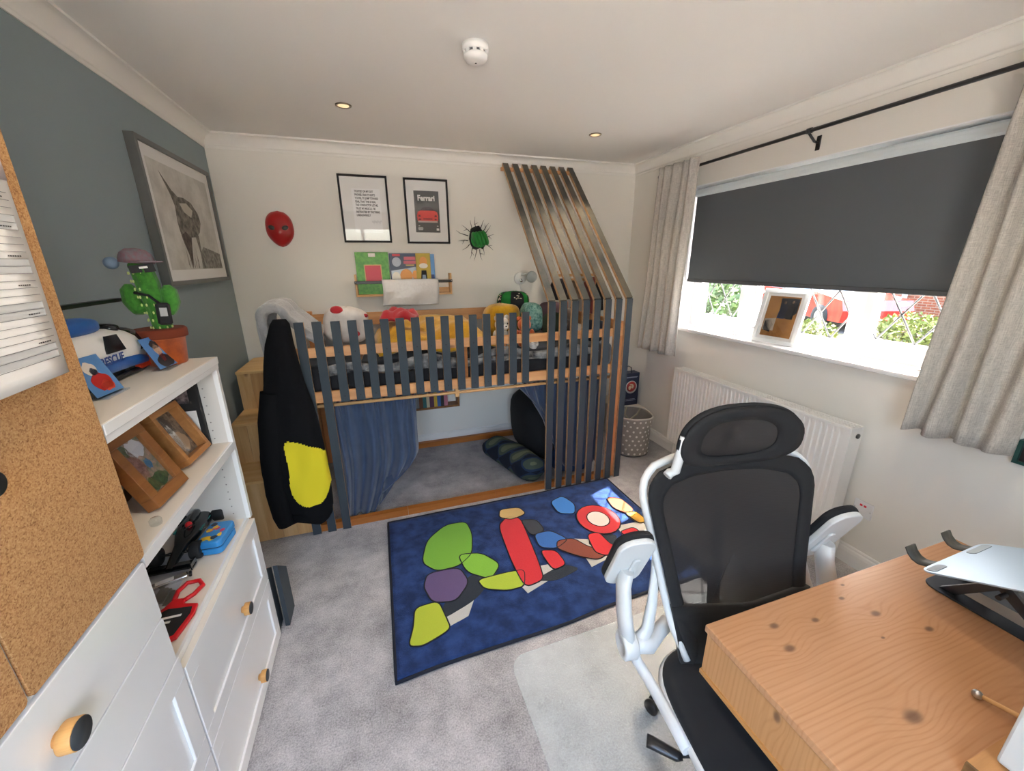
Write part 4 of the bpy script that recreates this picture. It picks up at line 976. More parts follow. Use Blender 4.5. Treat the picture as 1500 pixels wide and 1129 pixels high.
bx('bed_deck', (.48, 2.57, BF+.03, 3.48, .845, .862), PINE_X, bed)
for (a, b_) in ((.49, 1.02), (1.02, 1.62), (1.62, 2.55)): bx('floor_board', (a, b_-.002, BF-.008, BF+.030, 0, .045), BASEW, bed)
for (a, b_) in ((.5, 1.45), (1.45, 2.56)): bx('rear_board', (a, b_-.002, 3.49, 3.528, 0, .048), BASEW, bed)
bx('canopy_batten', (2.0, 2.63, 3.50, 3.525, 2.285, 2.31), PINE_X, bed)
# pole carrying the den curtains
t = thing('den_curtain_pole', 'thin pale wooden pole carrying the navy den curtains', 'curtain pole', (1.6, BF+.035, .80))
bm = bmesh.new(); tube(bm, [(.50, BF+.028, .806), (2.52, BF+.028, .796)], .010, 10); obj('rod', bm, LP, t)
bx('hanger', (1.375, 1.40, BF+.012, BF+.042, .776, .835), LP, t)
# mattress and bedding
MATB = mat('black_sheet', (.013, .013, .016), .9, sheen=.3)
bm = bmesh.new(); box(bm, .50, 2.545, BF+.066, 3.475, .863, 1.035, .04, seg=3); tag(obj('mattress', bm, MATB, smooth=True), 'thick mattress in a black sheet on the cabin bed', 'mattress')
def heap(name, label, cat, mt, x0, x1, y0, y1, zfn, seed, th=.02, nu=34, nv=26, group=None):
    rnd = random.Random(seed); ph = [rnd.uniform(0, 6) for _ in range(4)]
    def fn(u, v):
        x = x0+(x1-x0)*u+.012*math.sin(v*7+ph[0]); y = y0+(y1-y0)*v+.012*math.sin(u*9+ph[1])
        z = zfn(u, v)+.012*math.sin(u*13+ph[2]+v*6)+.010*math.sin(v*15+ph[3]-u*8)
        return (x, y, z)
    bm = bmesh.new(); grid(bm, nu, nv, fn); return tag(obj(name, bm, mt, solid=th, smooth=True), label, cat, group)
YEL = mat('yellow_fleece', '#d9a514', .95, sheen=.4, var=(16, '#c08a0c'), bump=(120, .3))
def edge(u): return min(1, 6*u, 6*(1-u))
heap('blanket', 'rumpled yellow fleece blanket spread across the bed', 'blanket', YEL, .93, 1.66, 2.60, 3.28, lambda u, v: 1.075+.125*min(1, 4*v+.05)*edge(u)**.6*(.85+.22*math.sin(u*8+v*3)), 21)
RF = mat('red_fleece', '#a81c24', .95, sheen=.3)
heap('throw', 'dark red throw crumpled on the yellow blanket', 'throw', RF, .98, 1.20, 2.74, 2.98, lambda u, v: 1.245+.045*edge(u)*edge(v), 5, .015, 16, 16)
heap('duvet', 'white and grey duvet bunched along the slats', 'duvet', mat('duvet_print', '#a9a6a2', .9, var=(14, '#24242c')), .62, 2.40, 2.566, 2.574, lambda u, v: .975+.085*v*(.7+.3*math.sin(u*23)), 11, .012, 60, 5)
# grey fleece hanging over the foot of the bed
GFL = mat('grey_fleece', '#9d9b9a', .95, sheen=.6, bump=(90, .7))
def fleece(u, v):
    # over the corner: v along x (hang-left .. inside), u along y
    y = 2.545+.34*u
    k = v*2.2
    if k < .9: x = .368+.012*math.sin(u*9+k*3); z = .92+.40*k/.9
    elif k < 1.35:
        a = (k-.9)/.45*PI; x = .425-.057*math.cos(a)+.0; z = 1.32+.055*math.sin(a)
    else: q = (k-1.35)/.85; x = .482+.16*q; z = 1.32-.14*q
    return (x+.008*math.sin(u*14), y+.01*math.sin(v*12), z+.012*math.sin(u*11+v*5)-.05*(1-u)*0)
bm = bmesh.new(); grid(bm, 20, 40, fleece); tag(obj('fleece_blanket', bm, GFL, solid=.045, smooth=True, sub=1), 'thick pale grey fleece blanket draped over the bed foot', 'blanket')
# white printed cushions
def cushion(name, label, c, r_, mt, rot=None, seed=0, group=None, spots=None):
    t = thing(name, label, 'cushion', c, group=group)
    bm = bmesh.new(); blob(bm, c, r_, .62, rot, 26, 16, noise=.03, seed=seed); obj('cover', bm, mt, t)
    for (a, e, rad, mm) in (spots or []):
        d = V((math.cos(e)*math.cos(a), math.cos(e)*math.sin(a), math.sin(e)))
        def sg(x): return math.copysign(abs(x)**.62, x)
        p = V((sg(math.cos(e))*sg(math.cos(a))*r_[0], sg(math.cos(e))*sg(math.sin(a))*r_[1], sg(math.sin(e))*r_[2]))
        if rot: p = rot @ p
        bm = bmesh.new(); blob(bm, V(c)+p*1.0, (rad, rad*.5, rad*.7), n=12, nv=8); obj('printed_spot', bm, mm, t)
    return t
WPR = mat('white_print_cotton', '#d9d0c8', .9, var=(11, '#c2b8b0'))
cushion('cushion', 'white cushion with red heart prints standing behind the slats', (.775, 2.70, 1.245), (.125, .085, .105), WPR, RY(.12), 1, None, [(-1.9, .85, .035, RF), (-1.3, -.2, .026, RF), (-.5, .5, .016, RF)])
cushion('cushion', 'small white cushion wedged beside the grey fleece', (.70, 2.90, 1.12), (.07, .09, .075), mat('cushion_grey', '#b5b0ab', .9), None, 2)
cushion('cushion', 'green cushion with black dotted stripes against the back wall', (2.045, 3.38, 1.255), (.135, .075, .105), mat('melon_green', '#117a2c', .8), None, 4)
gc = [o for o in COL.objects if o.name.startswith('cushion') and o.get('label', '').startswith('green')][0]
def sg62(x): return math.copysign(abs(x)**.62, x)
for a0 in (-2.75, -1.45, -.35):
    bm = bmesh.new()
    def fn(u, v, a0=a0):
        a = a0+(u-.5)*.55; e = -1.3+2.6*v
        return (2.045+sg62(math.cos(e))*sg62(math.cos(a))*.1385, 3.38+sg62(math.cos(e))*sg62(math.sin(a))*.0785, 1.255+sg62(math.sin(e))*.1075)
    grid(bm, 6, 14, fn); st = obj('dark_stripe', bm, MATTBLK, gc)
    bm = bmesh.new(); rnd = random.Random(int(a0*10))
    for k in range(16):
        p = V(fn(rnd.uniform(.2, .8), rnd.uniform(.15, .85))); c_ = V((2.045, 3.38, 1.255)); blob(bm, p+(p-c_).normalized()*.001, (.007, .003, .005), n=6, nv=5)
    tag(obj('dots', bm, mat('dot_cream', '#d8c8b0', .8), st), kind='stuff')
# plush toys
def plush(label, c, s, col, col2, rz=0, lying=False):
    t = thing('plush_toy', label, 'plush toy', c, rz)
    A = mat('plush_'+col, '#'+col, .95, sheen=.5, bump=(150, .3)); B = mat('plush_'+col2, '#'+col2, .95, sheen=.4)
    R = RX(-1.2) if lying else Matrix.Identity(4)
    def bl(nm, p, r_, mm, par=t):
        bm = bmesh.new(); blob(bm, R @ (V(p)*s), [q*s for q in r_], .95, n=16, nv=10); return obj(nm, bm, mm, par, local=True)
    bl('body', (0, 0, .42), (.34, .30, .40), A); h = bl('head', (0, -.05, 1.0), (.33, .30, .30), A)
    for k in (-1, 1):
        bl('ear', (k*.24, 0, 1.28), (.12, .07, .12), A); bl('arm', (k*.36, -.14, .55), (.13, .16, .24), A); bl('leg', (k*.22, -.34, .14), (.15, .24, .14), A)
        bl('eye', (k*.11, -.335, 1.06), (.035, .02, .04), MATTBLK, h)
    bl('muzzle', (0, -.32, .93), (.13, .09, .10), B); bl('nose', (0, -.41, .96), (.04, .03, .03), MATTBLK, h)
plush('white plush bear sitting behind the slats on the bed', (1.745, 2.72, 1.037), .155, 'd2ccc4', 'e4dfd8', .2)
plush('orange plush animal sitting between slats and canopy', (1.905, 2.72, 1.037), .145, 'c9642c', 'e6d8c6', -.1)
plush('tan plush bear lying under the upper rail near the cushion', (.83, 2.64, 1.045), .075, 'b57b4a', 'd8b088', .3, True)
plush('tan plush bear tucked low by the white bear', (1.735, 2.585, 1.035), .060, 'b07a48', 'd4aa80', 0, True)
plush('cream plush rabbit lying on the duvet by the canopy', (1.93, 2.60, 1.035), .075, 'd8cfc6', 'e0604a', -.3, True)
plush('brown plush dog slumped in the canopy corner', (2.36, 2.97, 1.04), .16, '6a5548', 'a08878', .3)
cushion('cushion', 'teal patterned cushion at the canopy edge of the bed', (2.075, 3.02, 1.185), (.075, .10, .11), mat('teal_print', '#8fb5a8', .9, var=(60, '#2f6a66')), None, 6)
cushion('cushion', 'dark green cushion behind the second tall slat', (2.155, 2.78, 1.145), (.075, .07, .10), mat('olive_cushion', '#2c3a2a', .9), None, 9)
cushion('cushion', 'yellow cushion beside the green striped cushion', (1.86, 3.10, 1.165), (.14, .11, .125), YEL, None, 14)
cushion('cushion', 'mauve brown cushion under the wall rack', (2.30, 3.15, 1.16), (.11, .10, .12), mat('mauve_cushion', '#6a5058', .9), None, 15)
cushion('cushion', 'dark navy cushion at the canopy end of the bed', (2.45, 2.72, 1.11), (.08, .09, .075), mat('navy_cushion', '#1a2030', .9), None, 16)
# wall rack with hanging clothes inside the canopy
t = thing('wall_rack', 'pine slatted wall rack above the canopy end of the bed', 'rack', (2.72, 3.5, 1.40))
for z in (1.385, 1.425, 1.465): bx('rack_slat', (2.48, 2.95, D-.045, D-.030, z, z+.022), LP, t)
for x in (2.50, 2.70, 2.915): bx('rack_upright', (x, x+.022, D-.030, D, 1.36, 1.51), LP, t)
def garment(label, x, wd, z0, z1, col, col2):
    def fn(u, v):
        an = 2*PI*u; h = wd*(.55+.45*min(1, v*3))*(1+.06*math.sin(9*an*.3+v*5))
        return (x+h*math.cos(an)*(1+.05*math.sin(6*an)), D-.10+.045*math.sin(an)*(1+.2*math.sin(5*an+v*4)), z1+(z0-z1)*v)
    bm = bmesh.new(); P = grid(bm, 30, 14, fn, closeu=True); bm.faces.new([P[i][0] for i in range(30)]); bm.faces.new([P[i][-1] for i in range(30)])
    tag(obj('hanging_garment', bm, mat('cloth'+col, '#'+col, .9, var=(12, '#'+col2)), smooth=True), label, 'garment')
garment('dark grey jacket hanging from the wall rack', 2.50, .08, 1.27, 1.45, '38343a', '201e24')
garment('brown and tan jacket hanging from the wall rack', 2.66, .075, 1.27, 1.43, '7a6450', '53402f')
garment('red topped garment hanging from the wall rack', 2.81, .065, 1.10, 1.46, 'a8443c', '5c3f3c')
garment('black bag hanging at the end of the wall rack', 2.91, .04, 1.16, 1.42, '191a1e', '0f0f12')

# step unit of stacked pine boxes
t = thing('step_unit', 'pine storage steps climbing to the bed beside the grey wall', 'steps', (.25, 3.0, 0))
for (ya, zt, zb0) in ((2.53, .405, 0), (2.797, .667, 0), (3.066, .927, 0)):
    yb_ = 3.50 if ya > 3 else {2.53: 2.797, 2.797: 3.066}[ya]
    npl = 5; wd = .39/npl
    st = bx('step_box', (.05, .440, ya+.014, yb_-.001, zb0, zt-.018), STEPZ, t)
    for k in range(npl): bx('riser_plank', (.05+wd*k+.0008, .05+wd*(k+1)-.0008, ya+.001*(k % 2), ya+.014, 0.0, zt-.018), (STEPZ, STEPZ2)[(k+int(zt*10)) % 2], st)
    bx('tread', (.048, .442, ya-.006, yb_+(.0 if ya > 3 else .004), zt-.018, zt), STEPT, t, bev=.002)

def rounded2(pts, k=4):
    out = []
    for i in range(len(pts)):
        a, b_, c_ = V(pts[i-1]), V(pts[i]), V(pts[(i+1) % len(pts)]); p, q = b_.lerp(a, .45), b_.lerp(c_, .45)
        for s_ in range(k+1): f = s_/k; out.append(tuple((p.lerp(b_, f)).lerp(b_.lerp(q, f), f)))
    return out
# ------------------------------------------------------------------ hoodie over the bed corner (plain yellow patch)
t = thing('hoodie', 'black hooded top with a yellow patch hanging on the bed corner', 'hoodie', (.45, 2.45, .15))
HZ = [(1.325, .487, .030, .020), (1.30, .485, .045, .040), (1.20, .468, .066, .055), (1.10, .462, .082, .060), (.995, .458, .096, .064), (.86, .452, .122, .068), (.73, .448, .142, .072), (.60, .440, .160, .075), (.48, .437, .165, .076), (.36, .440, .162, .074), (.25, .440, .155, .070), (.18, .445, .140, .060), (.155, .45, .120, .045)]
def hood(u, v):
    k = v*(len(HZ)-1); i = min(int(k), len(HZ)-2); f = k-i
    a = [HZ[i][j]*(1-f)+HZ[i+1][j]*f for j in range(4)]; an = 2*PI*u
    fold = 1+.09*math.sin(5*an+a[0]*9)*min(1, v*2)+.04*math.sin(9*an-a[0]*14)*min(1, v*2)
    return V((a[1]+a[2]*math.cos(an)*(1+.25*(fold-1)), 2.425+a[3]*math.sin(an)*fold, a[0]+.018*math.sin(3*an+1)*(v > .85)))
NU, NV = 120, 100
bm = bmesh.new(); P = grid(bm, NU, NV, hood, closeu=True); bm.faces.new([P[i][0] for i in range(NU)]); bm.faces.new([P[i][-1] for i in range(NU)])
obj('body', bm, mat('black_jersey', (.006, .006, .007), .95, spec=.15), t)
bm = bmesh.new(); tube(bm, [(.40, 2.415, .95), (.365, 2.395, .80), (.345, 2.375, .60), (.335, 2.365, .40), (.34, 2.37, .25), (.35, 2.375, .19)], lambda q: .060-.016*q, 16); obj('sleeve', bm, mat('black_jersey', (.007,)*3), t)
patch = rounded2([(.41, .71), (.52, .66), (.605, .60), (.615, .42), (.56, .275), (.46, .285), (.405, .38), (.425, .54)])
bm = bmesh.new(); cache = {}
def pv(i, j):
    key = (i % (NU*2), j)
    if key not in cache:
        p = hood(i/(NU*2), j/(NV*2-1)); cache[key] = bm.verts.new(p+(p-V((p.x*.9+.045, 2.425, p.z))).normalized()*.006)
    return cache[key]
for i in range(NU*2):
    for j in range(NV*2-1):
        c_ = hood((i+.5)/(NU*2), (j+.5)/(NV*2-1))
        if c_.y < 2.425 and pip(c_.x, c_.z, patch):
            f = bm.faces.new((pv(i, j), pv(i+1, j), pv(i+1, j+1), pv(i, j+1))); f.smooth = True
obj('yellow_patch', bm, mat('patch_yellow', '#d8c81e', .85), t)

# ------------------------------------------------------------------ den under the bed
def den(name, label, fn, nu, nv, mt=NAVY):
    bm = bmesh.new(); grid(bm, nu, nv, fn); return tag(obj(name, bm, mt, solid=.004, smooth=True), label, 'curtain')
def fold(u, v, n_, ph):
    gath = math.sin(u*PI*2*n_*2.3+ph)*max(0, 1-v*5)*.45
    return gath+(math.sin(u*PI*2*n_+ph+.8*math.sin(u*7))+.5*math.sin(u*PI*2*n_*.47+2*ph+v))*(.25+.75*min(1, v*2.2))
def dc1(u, v):
    z = .808-.800*v
    xb = 1.135-.02*v-.30*max(0, v-.45)**1.6*2; xa = .60+.04*v
    x = xa+(xb-xa)*(u+.02*math.sin(u*15+1))+.014*math.sin(v*4+u*5)*v
    lift = .24*(max(0, u-.62)/.38)**1.2*max(0, v-.5)/.5
    return (x, 2.580+.026*fold(u, v, 6, .7)+.025*v*math.sin(u*4), z+lift)
den('den_curtain', 'navy gathered den curtain beside the hanging hoodie', dc1, 150, 26)
def dc2(u, v):
    # gathered on the pole, swept up and tucked behind the slats
    xa, xb = 1.785, 2.50
    drop = .10+.60*min(1, u*2.0)**.75
    x = xa+(xb-xa)*u+.20*v**1.3*(1-u)**2
    return (x, 2.585+.024*fold(u, v, 9, .3)+.02*v, .800-drop*v)
den('den_curtain', 'navy gathered den curtain tucked up behind the tall slats', dc2, 200, 22)
bm = bmesh.new(); blob(bm, (2.27, 3.08, .30), (.31, .34, .295), .68, None, 30, 18, noise=.05, seed=3); tag(obj('bean_bag', bm, mat('black_beanbag', (.009, .009, .011), .85), smooth=True), 'black bean bag slumped under the bed canopy', 'bean bag')
# tartan
mt, nt, n, b = newmat('tartan'); TARTAN = mt
tc = node(nt, 'ShaderNodeTexCoord'); sp = node(nt, 'ShaderNodeSeparateXYZ'); nt.links.new(tc.outputs['Object'], sp.inputs[0])
acc = None
for ax in ('Y', 'Z'):
    q = node(nt, 'ShaderNodeMath', operation='MULTIPLY'); nt.links.new(sp.outputs[ax], q.inputs[0]); q.inputs[1].default_value = 42
    s_ = node(nt, 'ShaderNodeMath', operation='SINE'); nt.links.new(q.outputs[0], s_.inputs[0])
    if acc is None: acc = s_.outputs[0]
    else:
        ad = node(nt, 'ShaderNodeMath', operation='ADD'); nt.links.new(acc, ad.inputs[0]); nt.links.new(s_.outputs[0], ad.inputs[1]); acc = ad.outputs[0]
mr = node(nt, 'ShaderNodeMapRange'); setin(mr, From_Min=-2.0, From_Max=2.0); nt.links.new(acc, mr.inputs[0])
r = ramp(nt, [(.2, lin('#0d1626')), (.5, lin('#1c2f4a')), (.6, lin('#3e4a40')), (.85, lin('#5d654f'))]); r.color_ramp.interpolation = 'CONSTANT'; nt.links.new(mr.outputs[0], r.inputs[0]); nt.links.new(r.outputs[0], b.inputs['Base Color']); b.inputs['Roughness'].default_value = .95
def roll(u, v):
    an = 2*PI*u; y = 2.565+.60*v; e = min(1, 8*v, 8*(1-v))**.5
    return (1.95+.02*math.sin(v*4)-.17*v+.125*e*math.cos(an)*(1+.06*math.sin(3*an+v*7)), y, .105+.10*e*math.sin(an)*(1+.07*math.sin(4*an+v*9)))
bm = bmesh.new(); grid(bm, 24, 22, roll, closeu=True); tag(obj('tartan_blanket', bm, TARTAN, smooth=True), 'rolled dark tartan blanket on the carpet under the bed', 'blanket')
bm = bmesh.new(); blob(bm, (2.31, 2.72, .105), (.19, .11, .10), .75, None, 24, 14, noise=.04, seed=8); tag(obj('floor_cushion', bm, mat('blue_floor_cushion', '#1f3f6a', .9, var=(10, '#12263f')), smooth=True), 'blue floor cushion behind the tall slats', 'cushion')
# low book shelf on the wall under the bed
t = thing('low_book_shelf', 'low wooden book shelf on the wall under the bed', 'shelf', (1.3, D, .38))
bx('shelf_base', (1.02, 1.565, D-.11, D-.002, .378, .395), FRAMEW, t)
for x in (1.02, 1.550): bx('shelf_end', (x, x+.015, D-.11, D-.002, .395, .56), FRAMEW, t)
rnd = random.Random(31); x = 1.045; k = 0
names = ['red', 'navy', 'white', 'green', 'orange', 'grey', 'brown', 'teal', 'cream', 'plum', 'yellow', 'blue', 'black', 'pink', 'olive']
hexes = ['9a2c22', '1f2c50', 'c8c4bc', '3d6a38', 'b86a28', '77797c', '6a4428', '2c6a6a', 'cbbd9a', '5a2c48', 'c0a030', '2f5c9a', '1c1c20', 'b8707c', '5c6034']
while x < 1.51 and k < 14:
    wd = rnd.uniform(.024, .038); h = rnd.uniform(.12, .16)
    tb = thing('shelf_book', '%s spined book upright on the low shelf under the bed' % names[k], 'book', (x+wd/2, D-.06, .395), group='books on the low shelf')
    bx('pages', (x+.002, x+wd-.002, D-.098, D-.022, .396, .395+h-.003), PAPER, tb); bx('cover', (x, x+.0018, D-.10, D-.02, .395, .395+h), mat('spine_'+hexes[k], '#'+hexes[k], .5), tb); bx('cover', (x+wd-.0018, x+wd, D-.10, D-.02, .395, .395+h), mat('spine_'+hexes[k], '#'), tb); bx('spine', (x, x+wd, D-.1015, D-.0995, .395, .395+h), mat('spine_'+hexes[k], '#'), tb)
    x += wd+.001; k += 1

# ------------------------------------------------------------------ rug with plain colour-block motifs
RA, RB, RC, RD = V((.888, 2.452, 0)), V((2.488, 2.470, 0)), V((2.505, 1.468, 0)), V((.883, 1.388, 0))
def rugp(u, v, z=.012):
    p = RD.lerp(RC, u).lerp(RA.lerp(RB, u), v)
    p.x += .006*math.sin(v*9)*(u > .5)*0; p.y += .007*math.sin(u*11)*(1-v)+.004*math.sin(u*7+1)*v
    p.z = z+.0015*math.sin(u*23+v*9)
    return p
t = thing('rug', 'navy blue rug with bright colour block shapes on the carpet', 'rug', (1.69, 1.95, 0))
bm = bmesh.new()
top = grid(bm, 60, 40, lambda u, v: rugp(u, v))
bot = grid(bm, 60, 40, lambda u, v: rugp(u, v, .001))
for L in ([(i, 0) for i in range(60)], [(i, 39) for i in range(60)], [(0, j) for j in range(40)], [(59, j) for j in range(40)]):
    for (a, b_) in zip(L, L[1:]): bm.faces.new((top[a[0]][a[1]], top[b_[0]][b_[1]], bot[b_[0]][b_[1]], bot[a[0]][a[1]]))
pile = obj('pile', bm, RUGM, t)
bm = bmesh.new(); edge_pts = [rugp(i/40, 0, .008) for i in range(40)]+[rugp(1, i/26, .008) for i in range(26)]+[rugp(1-i/40, 1, .008) for i in range(40)]+[rugp(0, 1-i/26, .008) for i in range(26)]
tube(bm, edge_pts, .0075, 6, closed=True); obj('bound_edge', bm, mat('rug_binding', (.008, .011, .022), .9), t)
# motif outlines measured on the rug plane; rounded colour blocks only
def rounded(pts, k=4):
    out = []; n_ = len(pts)
    for i in range(n_):
        a, b_, c_ = V(pts[i-1]), V(pts[i]), V(pts[(i+1) % n_])
        p, q = b_.lerp(a, .32), b_.lerp(c_, .32)
        for s in range(k+1):
            f = s/k; out.append(tuple((p.lerp(b_, f)).lerp(b_.lerp(q, f), f)))
    return out
def motif(nm, pts, col, z, rnd_=True, outline=True):
    mm = mat('rug_'+col, '#'+col, .95, sheen=.15, bump=(260, .35))
    pp = rounded(pts) if rnd_ else pts
    bm = bmesh.new(); slab(bm, pp, T(0, 0, .0115), z-.0115, 0); o = obj(nm, bm, mm, t)
    if outline:
        bm = bmesh.new(); tube(bm, [(x, y, z-.001) for x, y in pp], .0045, 5, closed=True, flat=.45); obj('motif_outline', bm, mat('rug_outline', (.01, .012, .016), .95), o)
RUGSHAPES = [
 ('pale_stripe', [(1.03, 1.545), (1.22, 1.60), (1.27, 1.69), (1.20, 1.72)], 'b9b9b4', .0140, False, False),
 ('pale_stripe', [(1.53, 1.635), (1.70, 1.69), (1.75, 1.78), (1.63, 1.79), (1.51, 1.70)], 'b9b9b4', .0140, False, False),
 ('pale_stripe', [(1.92, 1.69), (2.13, 1.74), (2.17, 1.83), (1.93, 1.93)], 'b9b9b4', .0140, False, False),
 ('pale_stripe', [(2.22, 1.80), (2.40, 1.82), (2.42, 1.94), (2.24, 1.95)], 'b9b9b4', .0140, False, False),
 ('dark_band', [(1.08, 1.61), (1.28, 1.68), (1.42, 1.82), (1.30, 1.86), (1.13, 1.72)], '14202c', .0145, True, False),
 ('dark_band', [(1.58, 1.70), (1.78, 1.76), (1.86, 1.70), (1.70, 1.66)], '14202c', .0145, True, False),
 ('dark_band', [(1.98, 1.84), (2.14, 1.80), (2.20, 1.88), (2.05, 1.94)], '14202c', .0145, True, False),
]
for a in RUGSHAPES: motif(a[0], *a[1:])
COLORS = [
 ('green_block', [(1.05, 2.02), (1.10, 2.20), (1.23, 2.31), (1.36, 2.30), (1.37, 2.17), (1.33, 2.00), (1.24, 1.93), (1.12, 1.93)], '6fa82e'),
 ('green_block', [(1.25, 2.02), (1.38, 1.99), (1.46, 1.87), (1.38, 1.78), (1.27, 1.87)], '7cb532'),
 ('purple_block', [(1.07, 1.93), (1.24, 1.92), (1.27, 1.80), (1.18, 1.70), (1.07, 1.73), (1.04, 1.84)], '5d4a74'),
 ('lime_block', [(.985, 1.725), (1.10, 1.73), (1.12, 1.62), (1.13, 1.555), (1.0, 1.51), (.94, 1.53), (.97, 1.62)], 'a9b82c'),
 ('lime_block', [(1.31, 1.80), (1.47, 1.80), (1.57, 1.79), (1.53, 1.68), (1.44, 1.68), (1.33, 1.73)], 'a4bb30'),
 ('red_block', [(1.54, 2.19), (1.62, 2.26), (1.70, 2.22), (1.68, 2.00), (1.66, 1.80), (1.64, 1.69), (1.53, 1.67), (1.52, 1.85)], 'c4202a'),
 ('red_block', [(1.70, 1.90), (1.79, 1.87), (1.80, 1.75), (1.71, 1.73)], 'c4202a'),
 ('tan_block', [(1.60, 2.35), (1.73, 2.33), (1.75, 2.25), (1.64, 2.22), (1.57, 2.27)], 'c8a868'),
 ('charcoal_block', [(1.69, 2.20), (1.79, 2.17), (1.80, 2.05), (1.70, 2.03)], '2c3038'),
 ('blue_block', [(1.72, 2.04), (1.83, 2.04), (1.90, 1.93), (1.80, 1.88), (1.71, 1.92)], '2660a8'),
 ('brown_block', [(1.83, 1.94), (1.93, 1.93), (1.98, 1.83), (2.08, 1.76), (1.98, 1.72), (1.88, 1.79), (1.80, 1.88)], '7a3a28'),
 ('blue_block', [(1.95, 2.32), (2.06, 2.36), (2.10, 2.24), (2.05, 2.14), (1.95, 2.18)], '2a74c4'),
 ('red_disc', [(2.165+.135*math.cos(k*PI/10), 2.045+.150*math.sin(k*PI/10)) for k in range(20)], 'b8242e'),
 ('pale_disc', [(2.165+.070*math.cos(k*PI/10), 2.045+.078*math.sin(k*PI/10)) for k in range(20)], 'd8c8c4'),
 ('red_block', [(2.02, 1.93), (2.10, 1.93), (2.11, 1.81), (2.16, 1.76), (2.04, 1.73), (1.99, 1.78)], 'c4202a'),
 ('red_block', [(2.22, 1.89), (2.33, 1.90), (2.34, 1.83), (2.25, 1.81)], 'c4202a'),
 ('orange_block', [(2.34, 2.24), (2.43, 2.20), (2.44, 2.05), (2.37, 2.03), (2.32, 2.12)], 'c8502a'),
 ('gold_block', [(2.36, 2.05), (2.44, 2.03), (2.45, 1.92), (2.38, 1.92)], 'c89a34'),
]
for k, (nm, pts, col) in enumerate(COLORS): motif(nm, pts, col, .0150+.00035*k, 'disc' not in nm and 'ring' not in nm, 'ring' not in nm)

# ------------------------------------------------------------------ clear chair mat
mt, nt, n, b = newmat('clear_mat'); CMAT = mt
b.inputs['Base Color'].default_value = (.80, .88, .91, 1); b.inputs['Roughness'].default_value = .22; b.inputs['Alpha'].default_value = .22
nz = node(nt, 'ShaderNodeTexNoise'); setin(nz, Scale=180.0, Detail=2.0); bp = node(nt, 'ShaderNodeBump'); setin(bp, Strength=.35, Distance=.004); tc = node(nt, 'ShaderNodeTexCoord')
nt.links.new(tc.outputs['Object'], nz.inputs['Vector']); nt.links.new(nz.outputs[0], bp.inputs['Height']); nt.links.new(bp.outputs[0], b.inputs['Normal'])
bm = bmesh.new(); slab(bm, rrect(1.20, .92, .07, 8), T(1.945, .90, .0005) @ RZ(.02), .004, bev=.001); tag(obj('chair_mat', bm, CMAT), 'clear frosted plastic mat on the carpet under the office chair', 'chair mat')

# ------------------------------------------------------------------ office chair
ch = thing('office_chair', 'black mesh office chair with white frame and flipped up arms', 'office chair', (1.862, .711, .0045), math.radians(-8.8))
CW = mat('chair_white', (.60, .61, .60), .38)
def meshfab(name, base, alpha, freq):
    mt, nt, n, b = newmat(name)
    b.inputs['Base Color'].default_value = base+(1,); b.inputs['Roughness'].default_value = .75
    tc = node(nt, 'ShaderNodeTexCoord'); sp = node(nt, 'ShaderNodeSeparateXYZ'); nt.links.new(tc.outputs['Object'], sp.inputs[0])
    q = node(nt, 'ShaderNodeMath', operation='MULTIPLY'); nt.links.new(sp.outputs['Z'], q.inputs[0]); q.inputs[1].default_value = freq
    s_ = node(nt, 'ShaderNodeMath', operation='SINE'); nt.links.new(q.outputs[0], s_.inputs[0])
    mr = node(nt, 'ShaderNodeMapRange'); setin(mr, From_Min=-1.0, From_Max=1.0, To_Min=alpha-.06, To_Max=min(1, alpha+.03)); nt.links.new(s_.outputs[0], mr.inputs[0])
    nt.links.new(mr.outputs[0], b.inputs['Alpha'])
    return mt
MESHF = meshfab('chair_mesh', (.0105, .0085, .0085), .975, 1400); MESHB = mat('chair_border_fabric', (.008, .008, .009), .9); SEATM = mat('seat_fabric', (.007, .007, .008), .95, sheen=.1)
def backy(x, z): return .075+(z-.5)*.33-.9*max(0, .72-z)**2+.35*x*x*(-1)
BACK = [(-.185, .52), (-.215, .60), (-.235, .72), (-.262, .86), (-.280, .955), (-.268, .995), (-.235, 1.020), (-.15, 1.037), (0, 1.043), (.15, 1.037), (.235, 1.020), (.268, .995), (.280, .955), (.262, .86), (.235, .72), (.215, .60), (.185, .52)]
def resample(pts, n_):
    L = [0]
    for a, b_ in zip(pts, pts[1:]): L.append(L[-1]+math.dist(a, b_))
    out = []
    for k in range(n_):
        s = L[-1]*k/(n_-1); i = max(j for j in range(len(L)) if L[j] <= s+1e-9); i = min(i, len(pts)-2); f = (s-L[i])/(L[i+1]-L[i])
        out.append((pts[i][0]*(1-f)+pts[i+1][0]*f, pts[i][1]*(1-f)+pts[i+1][1]*f))
    return out
bo = resample([(x*.965-.004, z) for x, z in BACK], 64); cb = (0, .76)
def ins(p, k): return (cb[0]+(p[0]-cb[0])*k, cb[1]+(p[1]-cb[1])*(k if p[1] > .56 else k))
def b3(p, off=0): return V((p[0], backy(p[0], p[1])+off, p[1]))
bm = bmesh.new(); tube(bm, [b3(ins(p, 1.012), .020) for p in bo], .0115, 10); obj('back_frame', bm, CW, ch, local=True)
bm = bmesh.new(); grid(bm, 64, 5, lambda u, v: b3(ins(bo[round(u*63)], .995-.16*v), -.004-.006*math.sin(v*PI))); obj('back_border', bm, MESHB, ch, local=True, solid=.006)
bm = bmesh.new()
rings = [[bm.verts.new(b3(ins(p, .865*k/8), -.002)) for p in bo] for k in range(1, 9)]; cv = bm.verts.new(b3(cb, -.002))
for A, B in zip(rings, rings[1:]):
    for k in range(63): bm.faces.new((A[k], A[k+1], B[k+1], B[k])).smooth = True
